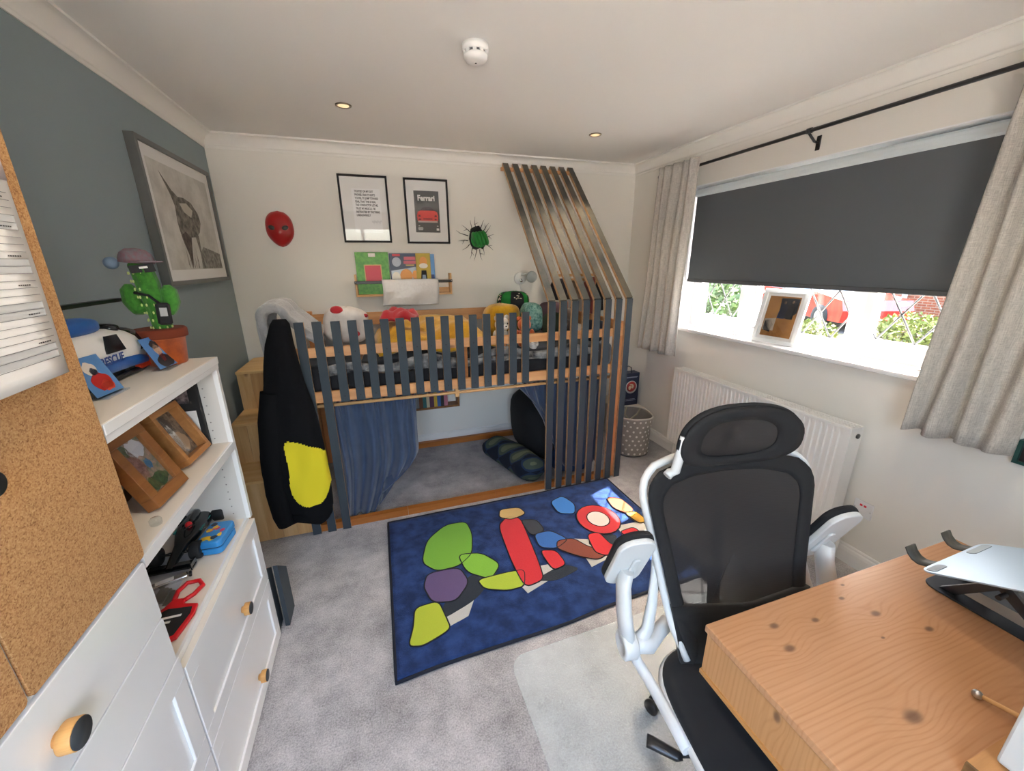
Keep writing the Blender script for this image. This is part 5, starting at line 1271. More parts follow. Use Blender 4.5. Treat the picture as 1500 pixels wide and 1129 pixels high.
for k in range(63): bm.faces.new((cv, rings[0][k], rings[0][k+1]))
bm.faces.new([rings[j][0] for j in range(7, -1, -1)]+[cv]+[rings[j][63] for j in range(8)])
obj('back_mesh', bm, MESHF, ch, local=True)
bm = bmesh.new(); grid(bm, 12, 8, lambda u, v: ((u-.5)*.44*(.9+.1*v), .046+.33*.13*v-.02*(1-abs(u-.5)*2)+.03*abs(u-.5), .49+.17*v)); obj('lumbar_panel', bm, SEATM, ch, local=True, solid=.02)
# white spine behind the back
bm = bmesh.new(); tube(bm, [(0, .10, .42), (0, .20, .50), (0, .225, .70), (0, .265, .92), (0, .285, 1.05)], .022, 10, flat=.6); obj('spine', bm, CW, ch, local=True)
# headrest
HRO = [(.175*math.copysign(abs(math.cos(a))**.75, math.cos(a)), (.088 if math.sin(a) > 0 else .070)*math.copysign(abs(math.sin(a))**.8, math.sin(a))) for a in [2*PI*k/48 for k in range(48)]]
def hr(p, off=0): return V((p[0]*1.03-.016, .212+off-.9*p[0]*p[0]-.10*(p[1]), 1.108+p[1]*1.10))
bm = bmesh.new(); tube(bm, [hr((p[0]*1.0, p[1]*1.0), .008) for p in HRO], .0095, 8, closed=True); obj('headrest_frame', bm, MESHB, ch, local=True)
bm = bmesh.new(); grid(bm, 48, 4, lambda u, v: hr((HRO[round(u*48) % 48][0]*(1.02-.36*v), HRO[round(u*48) % 48][1]*(1.02-.36*v)), -.006-.004*math.sin(v*PI)), closeu=True); obj('headrest_border', bm, MESHB, ch, local=True, solid=.008)
bm = bmesh.new(); cc = bm.verts.new(hr((0, 0), -.004)); R1 = [bm.verts.new(hr((p[0]*.68, p[1]*.68), -.004)) for p in HRO]
for k in range(48): bm.faces.new((cc, R1[k], R1[(k+1) % 48]))
obj('headrest_mesh', bm, MESHF, ch, local=True)
bm = bmesh.new(); tube(bm, [(-.03, .262, 1.02), (-.02, .250, 1.08), (-.01, .235, 1.15)], .018, 8, flat=.5); boxM(bm, T(-.03, .228, 1.155), .07, .012, .03, .004); obj('headrest_stem', bm, BLACK, ch, local=True)
bm = bmesh.new(); tube(bm, [hr((-.168, .03), .004), hr((-.172, -.03), .006), hr((-.175, -.07), .008), V((-.205, .208, 1.022)), V((-.216, .205, 1.014))], .013, 8); obj('headrest_bracket', bm, CW, ch, local=True)
# seat
bm = bmesh.new()
def seatp(u, v):
    an = 2*PI*u; c_, s_ = math.cos(an), math.sin(an); e = .5
    k = math.sin(v*PI/2); x = .268*math.copysign(abs(c_)**e, c_)*k; y = .245*math.copysign(abs(s_)**e, s_)*k-.13
    z = .485+.012*(1-k)-.018*max(0, k-.93)/.07-.03*max(0, -.30-y)/.08
    return (x, y, z)
grid(bm, 48, 10, seatp, closeu=True); obj('seat_pad', bm, SEATM, ch, local=True, solid=.03)
bm = bmesh.new(); pts = [seatp(k/48, 1) for k in range(48)]; tube(bm, [(p[0]*1.03, (p[1]+.13)*1.03-.13, .462) for p in pts], .011, 8, closed=True, flat=1.4); obj('seat_rim', bm, CW, ch, local=True)
bm = bmesh.new(); slab(bm, rrect(.44, .40, .06), T(0, -.13, .425), .03, bev=.004); boxM(bm, T(0, -.08, .405), .20, .26, .05, .01); obj('seat_shell', bm, BLACK, ch, local=True)
# arms, rotated upwards
for s in (-1, 1):
    AX = -.345 if s < 0 else .318
    bm = bmesh.new()
    tube(bm, [(s*.185, .16, .535), (s*.225, .140, .525), (s*.270, .105, .525), (AX-.02*s, .10, .545)], .021, 10, flat=1.25)
    tube(bm, [(s*.240, .182, .79), (s*.243, .165, .72), (s*.256, .142, .64), (s*.275, .120, .570), (AX-.03*s, .102, .545)], lambda q: .007+.010*q, 10, flat=1.3)
    tube(bm, [(AX-.015*s, .100, .535), (AX-.027*s, .085, .500), (s*.300, .050, .474), (s*.290, -.04, .464), (s*.286, -.12, .462)], .014, 10, flat=1.2)
    obj('arm_bracket', bm, CW, ch, local=True)
    bm = bmesh.new(); lathe(bm, [(.036, -.020), (.040, -.016), (.040, .016), (.036, .020), (.026, .021), (.024, .018), (0, .018)], 24, T(AX, .10, .552) @ RY(s*PI/2)); ar = obj('arm_pivot', bm, CW, ch, local=True)
    bm = bmesh.new(); tube(bm, [(AX, .10, .560), (AX+.003*s, .130, .64), (AX, .152, .705), (AX-.007*s, .155, .76)], lambda q: .033-.004*q, 12, flat=.62); obj('arm_post', bm, CW, ch, local=True)
    La = V((0, -.42, .907)).normalized(); Wd = V((1, 0, 0)); cpt = V((AX-.010*s, .150, .785))
    M = frameM(cpt, Wd, La)       # local z points towards the front/underside
    shell = rrect(.105, .245, .046, 6)
    bm = bmesh.new(); slab(bm, shell, M @ T(0, 0, -.010), .016, bev=.004); ap = obj('arm_shell', bm, CW, ch, local=True)
    bm = bmesh.new(); slab(bm, rrect(.022, .11, .010, 4), M @ T(-s*.012, -.02, .0055), .008, bev=.003); obj('arm_rib', bm, CW, ap, local=True)
    bm = bmesh.new(); slab(bm, rrect(.110, .250, .048, 6), M @ T(0, 0, -.032), .023, bev=.008); obj('arm_pad', bm, MESHB, ch, local=True)
# lever, column, base, casters
bm = bmesh.new(); tube(bm, [(-.15, -.13, .425), (-.30, -.105, .422)], .005, 8); tube(bm, [(-.288, -.107, .422), (-.30, -.104, .422), (-.345, -.070, .424), (-.358, -.062, .425)], lambda q: .010+.006*min(1, q*2), 10, flat=.7); obj('height_lever', bm, BLACK, ch, local=True)
bm = bmesh.new(); lathe(bm, [(.026, .10), (.026, .26), (.016, .26), (.016, .40), (0, .40)], 18); obj('gas_column', bm, BLACK, ch, local=True)
a0 = math.radians(116)
for k in range(5):
    a = a0+2*PI*k/5; d = V((math.cos(a), math.sin(a), 0))
    bm = bmesh.new(); tube(bm, [d*.02+V((0, 0, .115)), d*.15+V((0, 0, .105)), d*.285+V((0, 0, .078))], lambda q: .026-.010*q, 10, flat=.8); lg = obj('base_leg', bm, BLACK, ch, local=True)
    bm = bmesh.new(); c_ = d*.285; side = V((-d.y, d.x, 0))
    for s in (-1, 1):
        Mx = frameM(c_+side*s*.014+V((0, 0, .027)), (0, 0, 1), d); lathe(bm, [(.008, -.009), (.024, -.009), (.027, -.005), (.027, .005), (.024, .009), (0, .009)], 18, Mx)
    tube(bm, [c_+V((0, 0, .03)), c_+V((0, 0, .075))], .006, 6); obj('caster', bm, BLACK, lg, local=True)

# ------------------------------------------------------------------ desk
dk = thing('desk', 'knotty pine desk with boxed sides in front of the radiator wall', 'desk', (2.12, .35, 0))
DX0, DX1, DY0, DY1, DZ = 1.637, 2.612, -.12, .712, .750
bm = bmesh.new(); box(bm, DX0, DX1, DY0, DY1, DZ-.020, DZ, .003, seg=2); obj('top', bm, DESKTOP, dk)
for (y0, y1) in ((DY0+.01, .29), (.293, DY1-.006)): bx('side_board', (DX0+.006, DX0+.024, y0, y1, .612, DZ-.020), DESKSIDE, dk)
bx('side_rim', (DX0+.002, DX0+.026, DY0+.01, DY1-.004, .600, .612), pine('rim_pine', '#c69258', '#a56f37', 'y', 1, knots=0), dk)
bx('far_apron', (DX0+.024, DX1-.01, DY1-.026, DY1-.008, .612, DZ-.020), PINE_X, dk); bx('right_apron', (DX1-.024, DX1-.006, DY0+.01, DY1-.026, .612, DZ-.02), PINE_Y, dk)
for (x, y) in ((DX0+.03, DY0+.02), (DX1-.062, DY0+.02), (DX1-.062, DY1-.08)): bx('leg', (x, x+.05, y, y+.05, 0, .612), PINE_Z, dk, bev=.003)
# laptop stand
t = thing('laptop_stand', 'sky tinted silver laptop stand with curved hooks on the desk', 'laptop stand', (2.42, .45, .75))
ALU = mat('sky_reflect_aluminium', (.40, .52, .64), .38, metal=.35); ALD = mat('dark_aluminium', (.085, .10, .125), .32, metal=.8); OLV = mat('hook_rubber', (.06, .06, .052), .55)  # silver top plate: the sky's blue reflection is put into its base colour
bm = bmesh.new(); slab(bm, rrect(.235, .27, .03, 6), T(2.408, .495, .7503), .004, bev=.001); bs = obj('base_plate', bm, ALD, t)
bm = bmesh.new(); slab(bm, rrect(.045, .15, .02, 6), T(2.36, .50, .7545), .0008); obj('slot', bm, mat('slot_pale', (.45, .38, .32), .5), bs)
Mt = frameM((2.352, .612, .828), (1, .03, 0), (0, 1, -.50))     # origin: middle of the low edge, +y runs down to it
bm = bmesh.new(); slab(bm, rrect(.292, .265, .028, 6, 0, -.1325), Mt, .004, bev=.001); tp = obj('top_plate', bm, ALU, t)
RUB = mat('grey_rubber_pad', (.30, .36, .41), .6)
for (u, v, a, b_) in ((-.110, -.020, .055, .022), (.085, -.020, .09, .02), (-.10, -.24, .06, .02), (.10, -.24, .06, .02)):
    bm = bmesh.new(); slab(bm, rrect(a, b_, .009, 5, u, v), Mt @ T(0, 0, .004), .0015, bev=.0005); obj('rubber_pad', bm, RUB, tp)
def hook(u):
    # strip leaving the low edge of the top plate and curling up
    pts = [(-.02, .002), (.010, .001), (.024, .003), (.034, .012), (.039, .026), (.040, .042)]
    bm = bmesh.new(); A, B = ([bm.verts.new(Mt @ V((u+s_, p[0], p[1]))) for p in pts] for s_ in (-.020, .020))
    for k in range(len(pts)-1): bm.faces.new((A[k], B[k], B[k+1], A[k+1])).smooth = True
    obj('hook', bm, OLV, tp, solid=.004)
hook(-.080); hook(.085)
for x in (2.31, 2.40):
    bm = bmesh.new(); slab(bm, [(.60, .7545), (.57, .7545), (.44, .905), (.465, .900)], frameM((x, 0, 0), (0, 1, 0), (0, 0, 1)), .012); obj('strut', bm, ALD, t)
    bm = bmesh.new(); slab(bm, [(.40, .7545), (.43, .7545), (.555, .850), (.525, .862)], frameM((x+.02, 0, 0), (0, 1, 0), (0, 0, 1)), .012); obj('strut', bm, ALD, t)
bm = bmesh.new(); tube(bm, [(2.30, .50, .815), (2.47, .50, .815)], .006, 10); obj('hinge_bar', bm, ALD, t)
# wooden monitor plinth, pale screen edge and a stick with a metal tip at the near corner of the desk
t = thing('monitor_plinth', 'small pine plinth block on the near edge of the desk', 'plinth', (1.99, .285, .75))
bx('block', (1.835, 2.06, .20, .338, .7502, .775), pine('plinth_pine', '#c6925c', '#9a6a3c', 'x', 1, knots=0), t)
bx('end_grain', (1.830, 1.835, .20, .338, .7502, .775), mat('end_grain', '#7a5a34', .7, var=(60, '#5f4426')), t)
t = thing('desk_monitor', 'pale grey monitor edge standing on the pine plinth', 'monitor', (1.98, .28, .775))
bm = bmesh.new(); slab(bm, rrect(.30, .24, .012, 4, .150, .123), frameM((1.872, .322, .7755), (1, 0, 0), (0, 0, 1)), .03, bev=.004); obj('casing', bm, mat('casing_grey', (.55, .57, .56), .5), t)
t = thing('drumstick', 'thin wooden stick with a grey metal ball tip on the desk', 'stick', (2.02, .39, .757))
p0, p1 = V((2.022, .402, .7585)), V((2.028, .330, .7745))
bm = bmesh.new(); tube(bm, [p0, p1+(p1-p0)*.4], lambda q: .0042+.001*q, 10); obj('shaft', bm, LP, t)
bm = bmesh.new(); blob(bm, p0, (.0085, .0085, .0085)); obj('ball_tip', bm, SILVER, t)

# ------------------------------------------------------------------ radiator wall
RADM = mat('radiator_white', (.80, .785, .74), .32)
t = thing('radiator', 'white double panel radiator under the window', 'radiator', (3.2, 1.96, .15))
ry0, ry1, rz0, rz1, rxf = 1.352, 2.640, .165, .782, 3.152
bm = bmesh.new(); n_ = 40; pitch = (ry1-ry0-.05)/n_
pr = []
for k in range(n_):
    yb_ = ry0+.025+k*pitch
    pr += [(yb_, 0), (yb_+pitch*.28, 0), (yb_+pitch*.42, .007), (yb_+pitch*.78, .007), (yb_+pitch*.92, 0)]
pr = [(ry0, 0)]+pr+[(ry1, 0)]
for (za, zb_) in ((rz0+.035, rz1-.045),):
    A = [bm.verts.new((rxf+p[1], p[0], za)) for p in pr]; B = [bm.verts.new((rxf+p[1], p[0], zb_)) for p in pr]
    C0 = [bm.verts.new((rxf, p[0], rz0)) for p in pr]; C1 = [bm.verts.new((rxf, p[0], rz1-.012)) for p in pr]
    for k in range(len(pr)-1):
        bm.faces.new((A[k], A[k+1], B[k+1], B[k])); bm.faces.new((C0[k], C0[k+1], A[k+1], A[k])); bm.faces.new((B[k], B[k+1], C1[k+1], C1[k]))
obj('front_panel', bm, RADM, t)
bx('rear_panel', (3.225, 3.235, ry0+.01, ry1-.01, rz0, rz1-.02), RADM, t)
for y in (ry0-.002, ry1-.004): bx('side_cover', (rxf-.002, 3.240, y, y+.006, rz0, rz1), RADM, t, bev=.001)
bm = bmesh.new(); box(bm, rxf-.003, rxf+.014, ry0, ry1, rz1-.014, rz1+.002, .002); box(bm, 3.226, 3.240, ry0, ry1, rz1-.012, rz1+.002, .002); obj('top_trim', bm, RADM, t)
bm = bmesh.new(); k = ry0+.02
while k < ry1-.01: box(bm, rxf+.014, 3.226, k, k+.005, rz1-.006, rz1); k += .016
for x in (3.172, 3.190, 3.208): box(bm, x-.002, x+.002, ry0, ry1, rz1-.007, rz1+.0005)
obj('top_grille', bm, RADM, t)
bm = bmesh.new(); lathe(bm, [(.013, 0), (.013, .006), (.008, .008), (0, .008)], 14, T(3.205, ry0-.002, .735) @ RX(PI/2)); obj('bleed_valve', bm, mat('valve_dark', (.10, .095, .085), .4, metal=.6), t)
bm = bmesh.new(); tube(bm, [(3.205, ry0-.04, .0), (3.205, ry0-.04, .19)], .0085, 10); pp = obj('pipe', bm, GLOSSW, t)
bm = bmesh.new(); tube(bm, [(3.205, ry0-.04, .185), (3.205, ry0-.04, .235)], .013, 10); tube(bm, [(3.205, ry0-.04, .21), (3.205, ry0+.02, .21)], .011, 10); obj('valve_body', bm, mat('brass_chrome', (.45, .42, .36), .3, metal=.9), t)
bm = bmesh.new(); lathe(bm, [(.016, 0), (.019, .008), (.019, .05), (.014, .062), (0, .064)], 16, T(3.205, ry0-.045, .232) @ RX(.15)); obj('thermostat_head', bm, mat('trv_cream', (.70, .66, .50), .4), t)
bm = bmesh.new(); tube(bm, [(3.205, ry1-.03, 0), (3.205, ry1-.03, rz0+.03)], .0085, 10); obj('pipe', bm, GLOSSW, t)
t = thing('fused_spur', 'white fused spur switch with red indicator on the right wall', 'switch', (W, 1.275, .34))
bx('face_plate', (W-.010, W, 1.230, 1.318, .298, .386), mat('switch_white', (.80, .80, .80), .25), t, bev=.003)
for y in (1.265, 1.283): bx('indicator', (W-.0125, W-.010, y-.006, y+.006, .358, .369), mat('indicator_red', '#e03040', .3), t, bev=.001)
for y in (1.238, 1.310):
    bm = bmesh.new(); lathe(bm, [(.0035, 0), (.0035, .0012), (0, .0012)], 8, T(W-.010, y, .342) @ RY(-PI/2)); obj('screw', bm, SILVER, t)
bx('fuse_holder', (W-.0118, W-.010, 1.252, 1.275, .318, .338), mat('switch_white', '#'), t)
# photo frame on the sill
t = thing('sill_photo_frame', 'white photo frame leaning on the window sill', 'photo frame', (3.33, 1.97, 1.087))
M = frameM((3.300, 1.985, 1.090), (.10, -1, 0), (.20, .02, 1)); wd, hh = .275, .335
bm = bmesh.new()
for (u, v, a, b_) in ((0, .012, wd, .024), (0, hh-.012, wd, .024), (-wd/2+.012, hh/2, .024, hh-.048), (wd/2-.012, hh/2, .024, hh-.048)): boxM(bm, M @ T(u, v, -.006), a, b_, .018, .001)
obj('moulding', bm, mat('frame_white', (.78, .80, .80), .35), t)
bm = bmesh.new(); boxM(bm, M @ T(0, hh/2, -.012), wd-.01, hh-.01, .004); obj('backing', bm, CHARC, t)
bm = bmesh.new(); boxM(bm, M @ T(0, hh/2, -.0085), wd-.048, hh-.048, .002); obj('mount', bm, PAPER, t)
bm = bmesh.new(); boxM(bm, M @ T(0, hh/2, -.0065), wd-.085, hh-.085, .001); ph_ = obj('photograph', bm, mat('photo_brown', '#a87844', .4, var=(9, '#8a5d30')), t)
def psh(nm, pts, col):
    bm = bmesh.new(); slab(bm, pts, M @ T(0, hh/2, -.0058), .0003); obj(nm, bm, mat('ph_'+col, '#'+col, .4), ph_)
psh('dark_background', [(-.02, .115), (.09, .115), (.09, .03), (.05, -.01), (-.01, .0)], '2f3238')
psh('blue_coat', [(-.02, -.01), (.025, -.01), (.03, .06), (.01, .085), (-.01, .08)], '27406a'); psh('dark_coat', [(.035, -.01), (.075, -.01), (.075, .06), (.055, .09), (.04, .075)], '1c1a1c')
psh('pale_patch', [(-.09, -.02), (-.02, -.01), (-.02, -.09), (-.09, -.09)], 'b0a89c'); psh('dark_chair', [(-.085, -.09), (-.04, -.10), (-.03, -.05), (-.05, -.02), (-.085, -.03)], '23283c')
psh('face', [(.008+.008*math.cos(k), .088+.010*math.sin(k)) for k in range(6)], 'c09a80'); psh('face', [(.056+.008*math.cos(k), .094+.010*math.sin(k)) for k in range(6)], 'c8a284')
bm = bmesh.new(); boxM(bm, M @ T(0, hh/2, -.002), wd-.048, hh-.048, .001); obj('glazing', bm, GLASS, t)
bm = bmesh.new(); slab(bm, [(-.03, 0), (.03, 0), (.02, .16), (-.02, .16)], frameM((3.392, 1.95, 1.088), (.10, -1, 0), (-.25, 0, 1)), .003); obj('strut', bm, CHARC, t)

# ------------------------------------------------------------------ corner: basket, box and bag
bcx, bcy, br = 2.945, 2.855, .165
t = thing('laundry_basket', 'grey fabric basket with white dots in the room corner', 'basket', (bcx, bcy, 0))
mt, nt, n, b = newmat('basket_grey'); BASK = mt
b.inputs['Base Color'].default_value = lin('#9a948d'); b.inputs['Roughness'].default_value = .9
def bk(u, v, off=0):
    an = 2*PI*u; rr = br*(.93+.07*v)+off+.004*math.sin(5*an+v*6)+.004*math.sin(3*an-v*9)
    return V((bcx+rr*math.cos(an), bcy+rr*math.sin(an), .004+.340*v+.006*math.sin(2*an)*v))
bm = bmesh.new(); P = grid(bm, 60, 16, bk, closeu=True); bm.faces.new([P[i][0] for i in range(60)][::-1]); obj('wall_fabric', bm, BASK, t, smooth=True, solid=.005)
bm = bmesh.new(); tube(bm, [bk(k/48, 1, 0) for k in range(48)], .006, 6, closed=True); obj('rim', bm, mat('basket_rim', '#cfcac2', .9), t)
bm = bmesh.new(); tube(bm, [bk(k/48, .015, .001) for k in range(48)], .004, 6, closed=True); obj('base_piping', bm, mat('basket_piping', '#4a4a4c', .9), t)
bm = bmesh.new(); rnd = random.Random(6)
for j in range(8):
    for i in range(20):
        u = (i+.5*(j % 2))/20; v = .08+.84*j/7; c_ = bk(u, v, .0035); an = 2*PI*u
        ux = V((-math.sin(an), math.cos(an), 0)); uz = V((0, 0, 1)); rad = .0095
        vs_ = [bm.verts.new(c_+(ux*math.cos(q*PI/4)+uz*math.sin(q*PI/4))*rad) for q in range(8)]; bm.faces.new(vs_)
tag(obj('white_dots', bm, mat('dot_white', '#e6e2dc', .9), t), kind='stuff')
bm = bmesh.new(); pts = [bk(.20, .98, -.004), bk(.22, .80, -.02), V((bcx+.05, bcy+.10, .235)), bk(.10, .82, -.02), bk(.08, .98, -.004)]
def loop(pts, k=5):
    out = []
    for i in range(len(pts)-1):
        for s in range(k): out.append(pts[i].lerp(pts[i+1], s/k))
    return out+[pts[-1]]
tube(bm, loop(pts), .009, 6, flat=.35); obj('handle', bm, mat('handle_beige', '#b3aa92', .9), t)
bm = bmesh.new(); lathe(bm, [(0, .016), (.148, .016), (.148, .02), (0, .02)], 30, T(bcx, bcy, 0)); obj('inner_base', bm, mat('basket_lining', '#5d564a', .9), t)
tag(bx('storage_box', (2.96, 3.245, 3.06, 3.50, 0, .285), mat('cream_box', '#cfc4b6', .7), bev=.006), 'cream storage box in the corner behind the dotted basket', 'box')
t = thing('gift_bag', 'navy paper bag with a round red and white crest', 'bag', (3.10, 3.20, .285))
NVY = mat('bag_navy', (.016, .024, .06), .45)
bx('bag_body', (3.02, 3.225, 3.17, 3.26, .2855, .60), NVY, t, bev=.003)
bm = bmesh.new(); lathe(bm, [(.062, 0), (.062, .001), (0, .001)], 30, T(3.14, 3.169, .465) @ RX(PI/2)); cr_ = obj('crest', bm, mat('crest_white', '#d8d4d0', .5), t)
bm = bmesh.new(); lathe(bm, [(.050, .001), (.050, .0018), (0, .0018)], 30, T(3.14, 3.169, .470) @ RX(PI/2)); obj('crest_field', bm, mat('crest_red', '#b8342e', .5), cr_)
for (dx, dz, a, b_) in ((-.015, -.01, .016, .022), (.015, .0, .014, .02), (0, .02, .02, .008)):
    bm = bmesh.new(); slab(bm, [(dx+a*math.cos(k), dz+b_*math.sin(k)) for k in range(6)], frameM((3.14, 3.169-.0019, .470), (1, 0, 0), (0, 0, 1)), .0005); obj('crest_mark', bm, mat('crest_cream', '#e0c8a8', .5), cr_)
for (z, wd) in ((.562, .13), (.556, .11), (.345, .10), (.332, .12)): bx('printed_line', (3.14-wd/2, 3.14+wd/2, 3.1685, 3.1695, z, z+.004), mat('line_pale', '#9aa2b8', .5), t)
bm = bmesh.new(); tube(bm, [(3.05, 3.185, .60), (3.065, 3.18, .655), (3.10, 3.18, .67), (3.13, 3.18, .655), (3.14, 3.185, .60)], .004, 6); obj('cord_handle', bm, NVY, t)

# ------------------------------------------------------------------ ceiling fittings
t = thing('smoke_alarm', 'white round smoke alarm on the ceiling', 'smoke alarm', (1.425, 1.96, H))
M = T(1.425, 1.965, H) @ RX(PI)
SAW = mat('alarm_white', (.78, .78, .76), .4)
bm = bmesh.new(); lathe(bm, [(.052, 0), (.052, .018), (.047, .022), (.047, .024)], 32, M); obj('base', bm, SAW, t)
bm = bmesh.new(); lathe(bm, [(.041, .024), (.041, .034)], 32, M); obj('vent_core', bm, mat('vent_grey', (.16, .16, .16), .6), t)
bm = bmesh.new()
for k in range(10):
    a = 2*PI*k/10; boxM(bm, M @ T(.044*math.cos(a), .044*math.sin(a), .029) @ RZ(a), .007, .014, .012)
obj('vent_ribs', bm, SAW, t)
bm = bmesh.new(); lathe(bm, [(.047, .034), (.046, .044), (.040, .054), (.030, .058), (0, .060)], 32, M); cv_ = obj('cover', bm, SAW, t)
bm = bmesh.new(); lathe(bm, [(.004, .0595), (.004, .061), (0, .061)], 10, M); obj('test_dot', bm, CHARC, cv_)
for i, (x, y, lb) in enumerate(((.897, 2.78, 'recessed ceiling spotlight nearer the grey wall'), (2.455, 2.842, 'recessed ceiling spotlight above the slat canopy'), (.897, .9, 'recessed ceiling spotlight near the cork cabinet'), (2.455, .9, 'recessed ceiling spotlight over the desk'))):
    t = thing('ceiling_spotlight', lb, 'spotlight', (x, y, H), group='recessed ceiling spotlights'); M = T(x, y, H) @ RX(PI)
    bm = bmesh.new(); lathe(bm, [(.030, -.001), (.042, -.001), (.042, .003), (.036, .006), (.030, .003)], 28, M); obj('bezel', bm, mat('bezel_nickel', (.30, .24, .17), .35, metal=.8), t)
    bm = bmesh.new(); lathe(bm, [(.029, .0035), (.029, .0005), (.012, -.0005), (0, -.0005)], 24, M); obj('lamp_glass', bm, mat('lamp_warm', (.6, .5, .35), .2, emit=('#ffd9a0', .25)), t)
    lp = bpy.data.lights.new('spot_lamp', 'SPOT'); lp.energy = 5; lp.color = (1, .86, .68); lp.spot_size = math.radians(110); lp.spot_blend = .8; lp.shadow_soft_size = .03
    lo = bpy.data.objects.new('spot_lamp', lp); COL.objects.link(lo); lo.parent = t; lo.location = (0, 0, -.02)

# ------------------------------------------------------------------ outside
GZ = -.20
bm = bmesh.new(); box(bm, -40, 60, -40, 60, GZ-.1, GZ); struct('ground', bm, mat('asphalt', (.040, .040, .042), .9, var=(2, (.055, .054, .053))))
bm = bmesh.new(); box(bm, -12, 12, -14, N0-.16, GZ, GZ+.02); struct('bounce_patio', bm, mat('pale_bounce_slab', (.50, .48, .44), .9, var=(3, (.44, .42, .39))))  # unseen pale paving, added to bounce sun through the rear window onto the ceiling
bm = bmesh.new(); box(bm, W+.29, 6.4, N0-.1, 6.2, GZ, GZ+.02); struct('bounce_path', bm, mat('pale_bounce_slab', '#'))  # unseen pale strip, added to throw sunlight up through the main window
bm = bmesh.new(); box(bm, 6.41, 12.0, 3.0, 40, GZ, GZ+.01); struct('lawn', bm, mat('garden_soil', (.038, .040, .022), .95, var=(6, (.05, .06, .026))))
LEAFG = [mat('leaf_green', (.024, .055, .012), .6, var=(3, (.05, .095, .018))), mat('leaf_yellow', (.15, .155, .025), .6, var=(3, (.075, .11, .02))), mat('leaf_dark', (.016, .038, .011), .6, var=(3, (.03, .06, .016)))]
def bush(label, c, r_, lm, n_, seed, leaf=.10, name='shrub', trunk=False):
    t = thing(name, label, 'shrub' if name == 'shrub' else 'tree', (c[0], c[1], GZ)); rnd = random.Random(seed)
    bm = bmesh.new()
    for k in range(n_):
        while True:
            p = V((rnd.uniform(-1, 1), rnd.uniform(-1, 1), rnd.uniform(-1, 1)))
            if .35 < p.length < 1: break
        p = V((c[0]+p.x*r_[0], c[1]+p.y*r_[1], c[2]+p.z*r_[2]))
        d = V((rnd.uniform(-1, 1), rnd.uniform(-1, 1), rnd.uniform(-.6, .9))).normalized(); s = d.cross(V((rnd.uniform(-1, 1), rnd.uniform(-1, 1), .3))).normalized(); l = leaf*rnd.uniform(.6, 1.3)
        bm.faces.new([bm.verts.new(q) for q in (p, p+d*l*.5+s*l*.28, p+d*l, p+d*l*.5-s*l*.28)])
    tag(obj('foliage', bm, lm, t), kind='stuff')
    bm = bmesh.new()
    for k in range(5): a = k*1.26; tube(bm, [(c[0]+.05*math.cos(a), c[1]+.05*math.sin(a), GZ), (c[0]+.3*r_[0]*math.cos(a), c[1]+.3*r_[1]*math.sin(a), c[2])], .03 if not trunk else .07, 6)
    obj('stems', bm, mat('bark', (.09, .06, .04), .9), t)
bush('tall green hedge shrub outside the left window pane', (7.4, 7.4, .65), (1.4, 1.3, .85), LEAFG[0], 5200, 1, .13)
bush('yellow tipped shrub growing above the green hedge', (10.2, 9.9, 1.0), (1.0, .9, .75), LEAFG[1], 2200, 2, .12)
bush('dark leafy tree beyond the red car', (17.5, 12.6, 2.2), (2.2, 2.4, 1.9), LEAFG[2], 4200, 3, .24, 'garden_tree', True)
bush('low yellow green shrub beside the driveway', (11.6, 5.35, .12), (.55, .75, .38), LEAFG[1], 1600, 4, .10)
bush('small flowering shrub in front of the red car', (10.6, 6.9, .0), (.45, .7, .25), LEAFG[1], 1000, 5, .09)
bush('green shrub against the brick house', (15.6, 5.6, .35), (.6, .6, .55), LEAFG[2], 1200, 6, .12)
bush('green garden hedge behind the photo frame', (12.2, 12.4, .7), (1.0, 1.0, .9), LEAFG[0], 2600, 7, .14)
# brick house across the drive
hs = thing('brick_house', 'red brick house with white framed windows across the drive', 'house', (18, 7, GZ))
mt, nt, n, b = newmat('far_brick'); FBR = mt
tc = node(nt, 'ShaderNodeTexCoord'); sp = node(nt, 'ShaderNodeSeparateXYZ'); mp = node(nt, 'ShaderNodeCombineXYZ'); nt.links.new(tc.outputs['Object'], sp.inputs[0]); nt.links.new(sp.outputs['Y'], mp.inputs[0]); nt.links.new(sp.outputs['Z'], mp.inputs[1])
brk = node(nt, 'ShaderNodeTexBrick'); setin(brk, Scale=1.0, Color1=lin('#8a4a2c'), Color2=lin('#733c24'), Mortar=lin('#8a7460')); brk.inputs['Brick Width'].default_value = .225; brk.inputs['Row Height'].default_value = .075; brk.inputs['Mortar Size'].default_value = .01
nt.links.new(mp.outputs[0], brk.inputs['Vector']); nt.links.new(brk.outputs[0], b.inputs['Base Color']); b.inputs['Roughness'].default_value = .9
bx('brick_wall', (16.5, 23, 2.5, 9.6, GZ, 5.2), FBR, hs)
bm = bmesh.new(); slab(bm, [(16.1, 5.2), (23.4, 5.2), (19.75, 7.6)], frameM((0, 10.0, 0), (1, 0, 0), (0, 0, 1)), 7.9); obj('roof', bm, mat('roof_tiles', (.16, .09, .07), .9), hs)
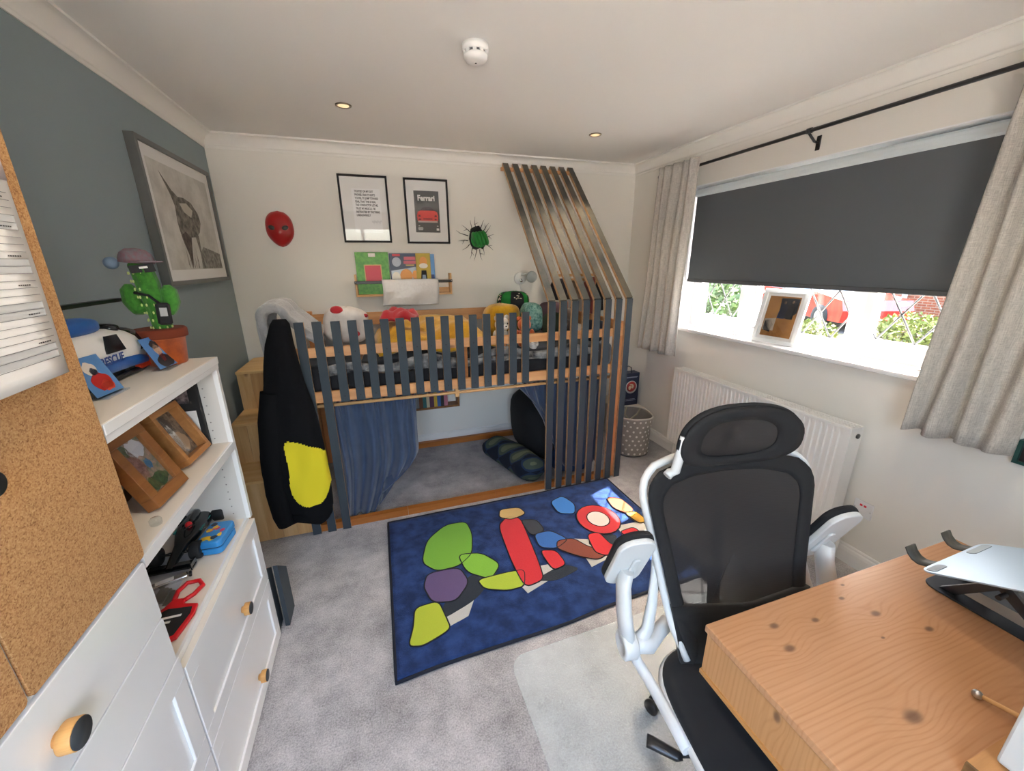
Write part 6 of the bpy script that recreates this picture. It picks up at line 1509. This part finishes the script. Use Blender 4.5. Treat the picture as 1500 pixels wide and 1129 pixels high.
for (y0, y1, z0, z1) in ((6.0, 7.7, .95, 2.1), (3.2, 4.8, .95, 2.1), (6.0, 7.7, 3.3, 4.5), (3.2, 4.8, 3.3, 4.5)):
    bm = bmesh.new(); f_ = .09
    box(bm, 16.44, 16.52, y0, y1, z0, z0+f_); box(bm, 16.44, 16.52, y0, y1, z1-f_, z1); box(bm, 16.44, 16.52, y0, y0+f_, z0, z1); box(bm, 16.44, 16.52, y1-f_, y1, z0, z1); box(bm, 16.44, 16.52, (y0+y1)/2-.04, (y0+y1)/2+.04, z0, z1); box(bm, 16.38, 16.52, y0-.06, y1+.06, z0-.07, z0)
    wn = obj('house_window', bm, UPVC, hs); bx('pane', (16.47, 16.49, y0+f_, y1-f_, z0+f_, z1-f_), mat('far_pane', (.25, .30, .34), .1), wn)
bx('drainpipe', (16.38, 16.46, 8.15, 8.25, GZ, 5.2), UPVC, hs)
# red car on the drive
car = thing('parked_car', 'red hatchback parked on the drive outside the window', 'car', (13.6, 8.7, GZ), 1.2)
def carbody(bm, prof, hw, inset=0):
    n_ = len(prof)
    for s0, s1 in ((-1, 1),):
        L = [bm.verts.new((p[0], -hw*(1-inset*(p[1] > .95)), p[1])) for p in prof]; R = [bm.verts.new((p[0], hw*(1-inset*(p[1] > .95)), p[1])) for p in prof]
        for k in range(n_): bm.faces.new((L[k], L[(k+1) % n_], R[(k+1) % n_], R[k]))
        bm.faces.new(L[::-1]); bm.faces.new(R)
bm = bmesh.new(); carbody(bm, [(-2.0, .25), (-2.05, .55), (-1.95, .80), (-1.0, .95), (.2, .96), (1.75, .96), (1.98, .80), (2.0, .30)], .86); obj('body', bm, mat('car_red', '#b02418', .25, coat=.6), car, local=True, smooth=False)
bm = bmesh.new(); carbody(bm, [(-1.05, .95), (-.35, 1.42), (.95, 1.45), (1.7, .97)], .78, .1); gh = obj('glasshouse', bm, mat('car_glass', (.30, .42, .50), .08), car, local=True)
bm = bmesh.new(); carbody(bm, [(-.36, 1.42), (-.28, 1.46), (.9, 1.49), (.98, 1.45)], .70, 0); obj('roof', bm, mat('car_red', '#'), car, local=True)
for x in (-1.25, 1.25):
    for s in (-1, 1):
        bm = bmesh.new(); lathe(bm, [(.16, -.09), (.30, -.09), (.32, -.06), (.32, .06), (.30, .09), (.17, .09), (.15, .07), (0, .07)], 24, T(x, s*.80, .32) @ RX(-s*PI/2)); wl = obj('wheel', bm, TYRE, car, local=True)
        bm = bmesh.new(); lathe(bm, [(.17, .088), (.16, .094), (0, .085)], 18, T(x, s*.80, .32) @ RX(-s*PI/2)); obj('hubcap', bm, SILVER, wl, local=True)
for s in (-1, 1): bm = bmesh.new(); blob(bm, (-1.93, s*.62, .70), (.10, .18, .08)); obj('headlamp', bm, UPVC, car, local=True)

t = thing('wall_planter', 'small dark green box on the right wall beside the curtain', 'wall box', (3.25, .82, .83))
bm = bmesh.new(); box(bm, 3.235, W, .70, .712, .835, .93); box(bm, 3.235, W, .840, .852, .835, .93); box(bm, 3.235, W, .712, .840, .835, .845); box(bm, 3.235, W, .712, .840, .920, .93); obj('case', bm, mat('teal_green', '#1f4a44', .3), t)
bx('insert', (3.25, W, .712, .840, .845, .920), mat('dark_insert', '#2a2022', .5), t)
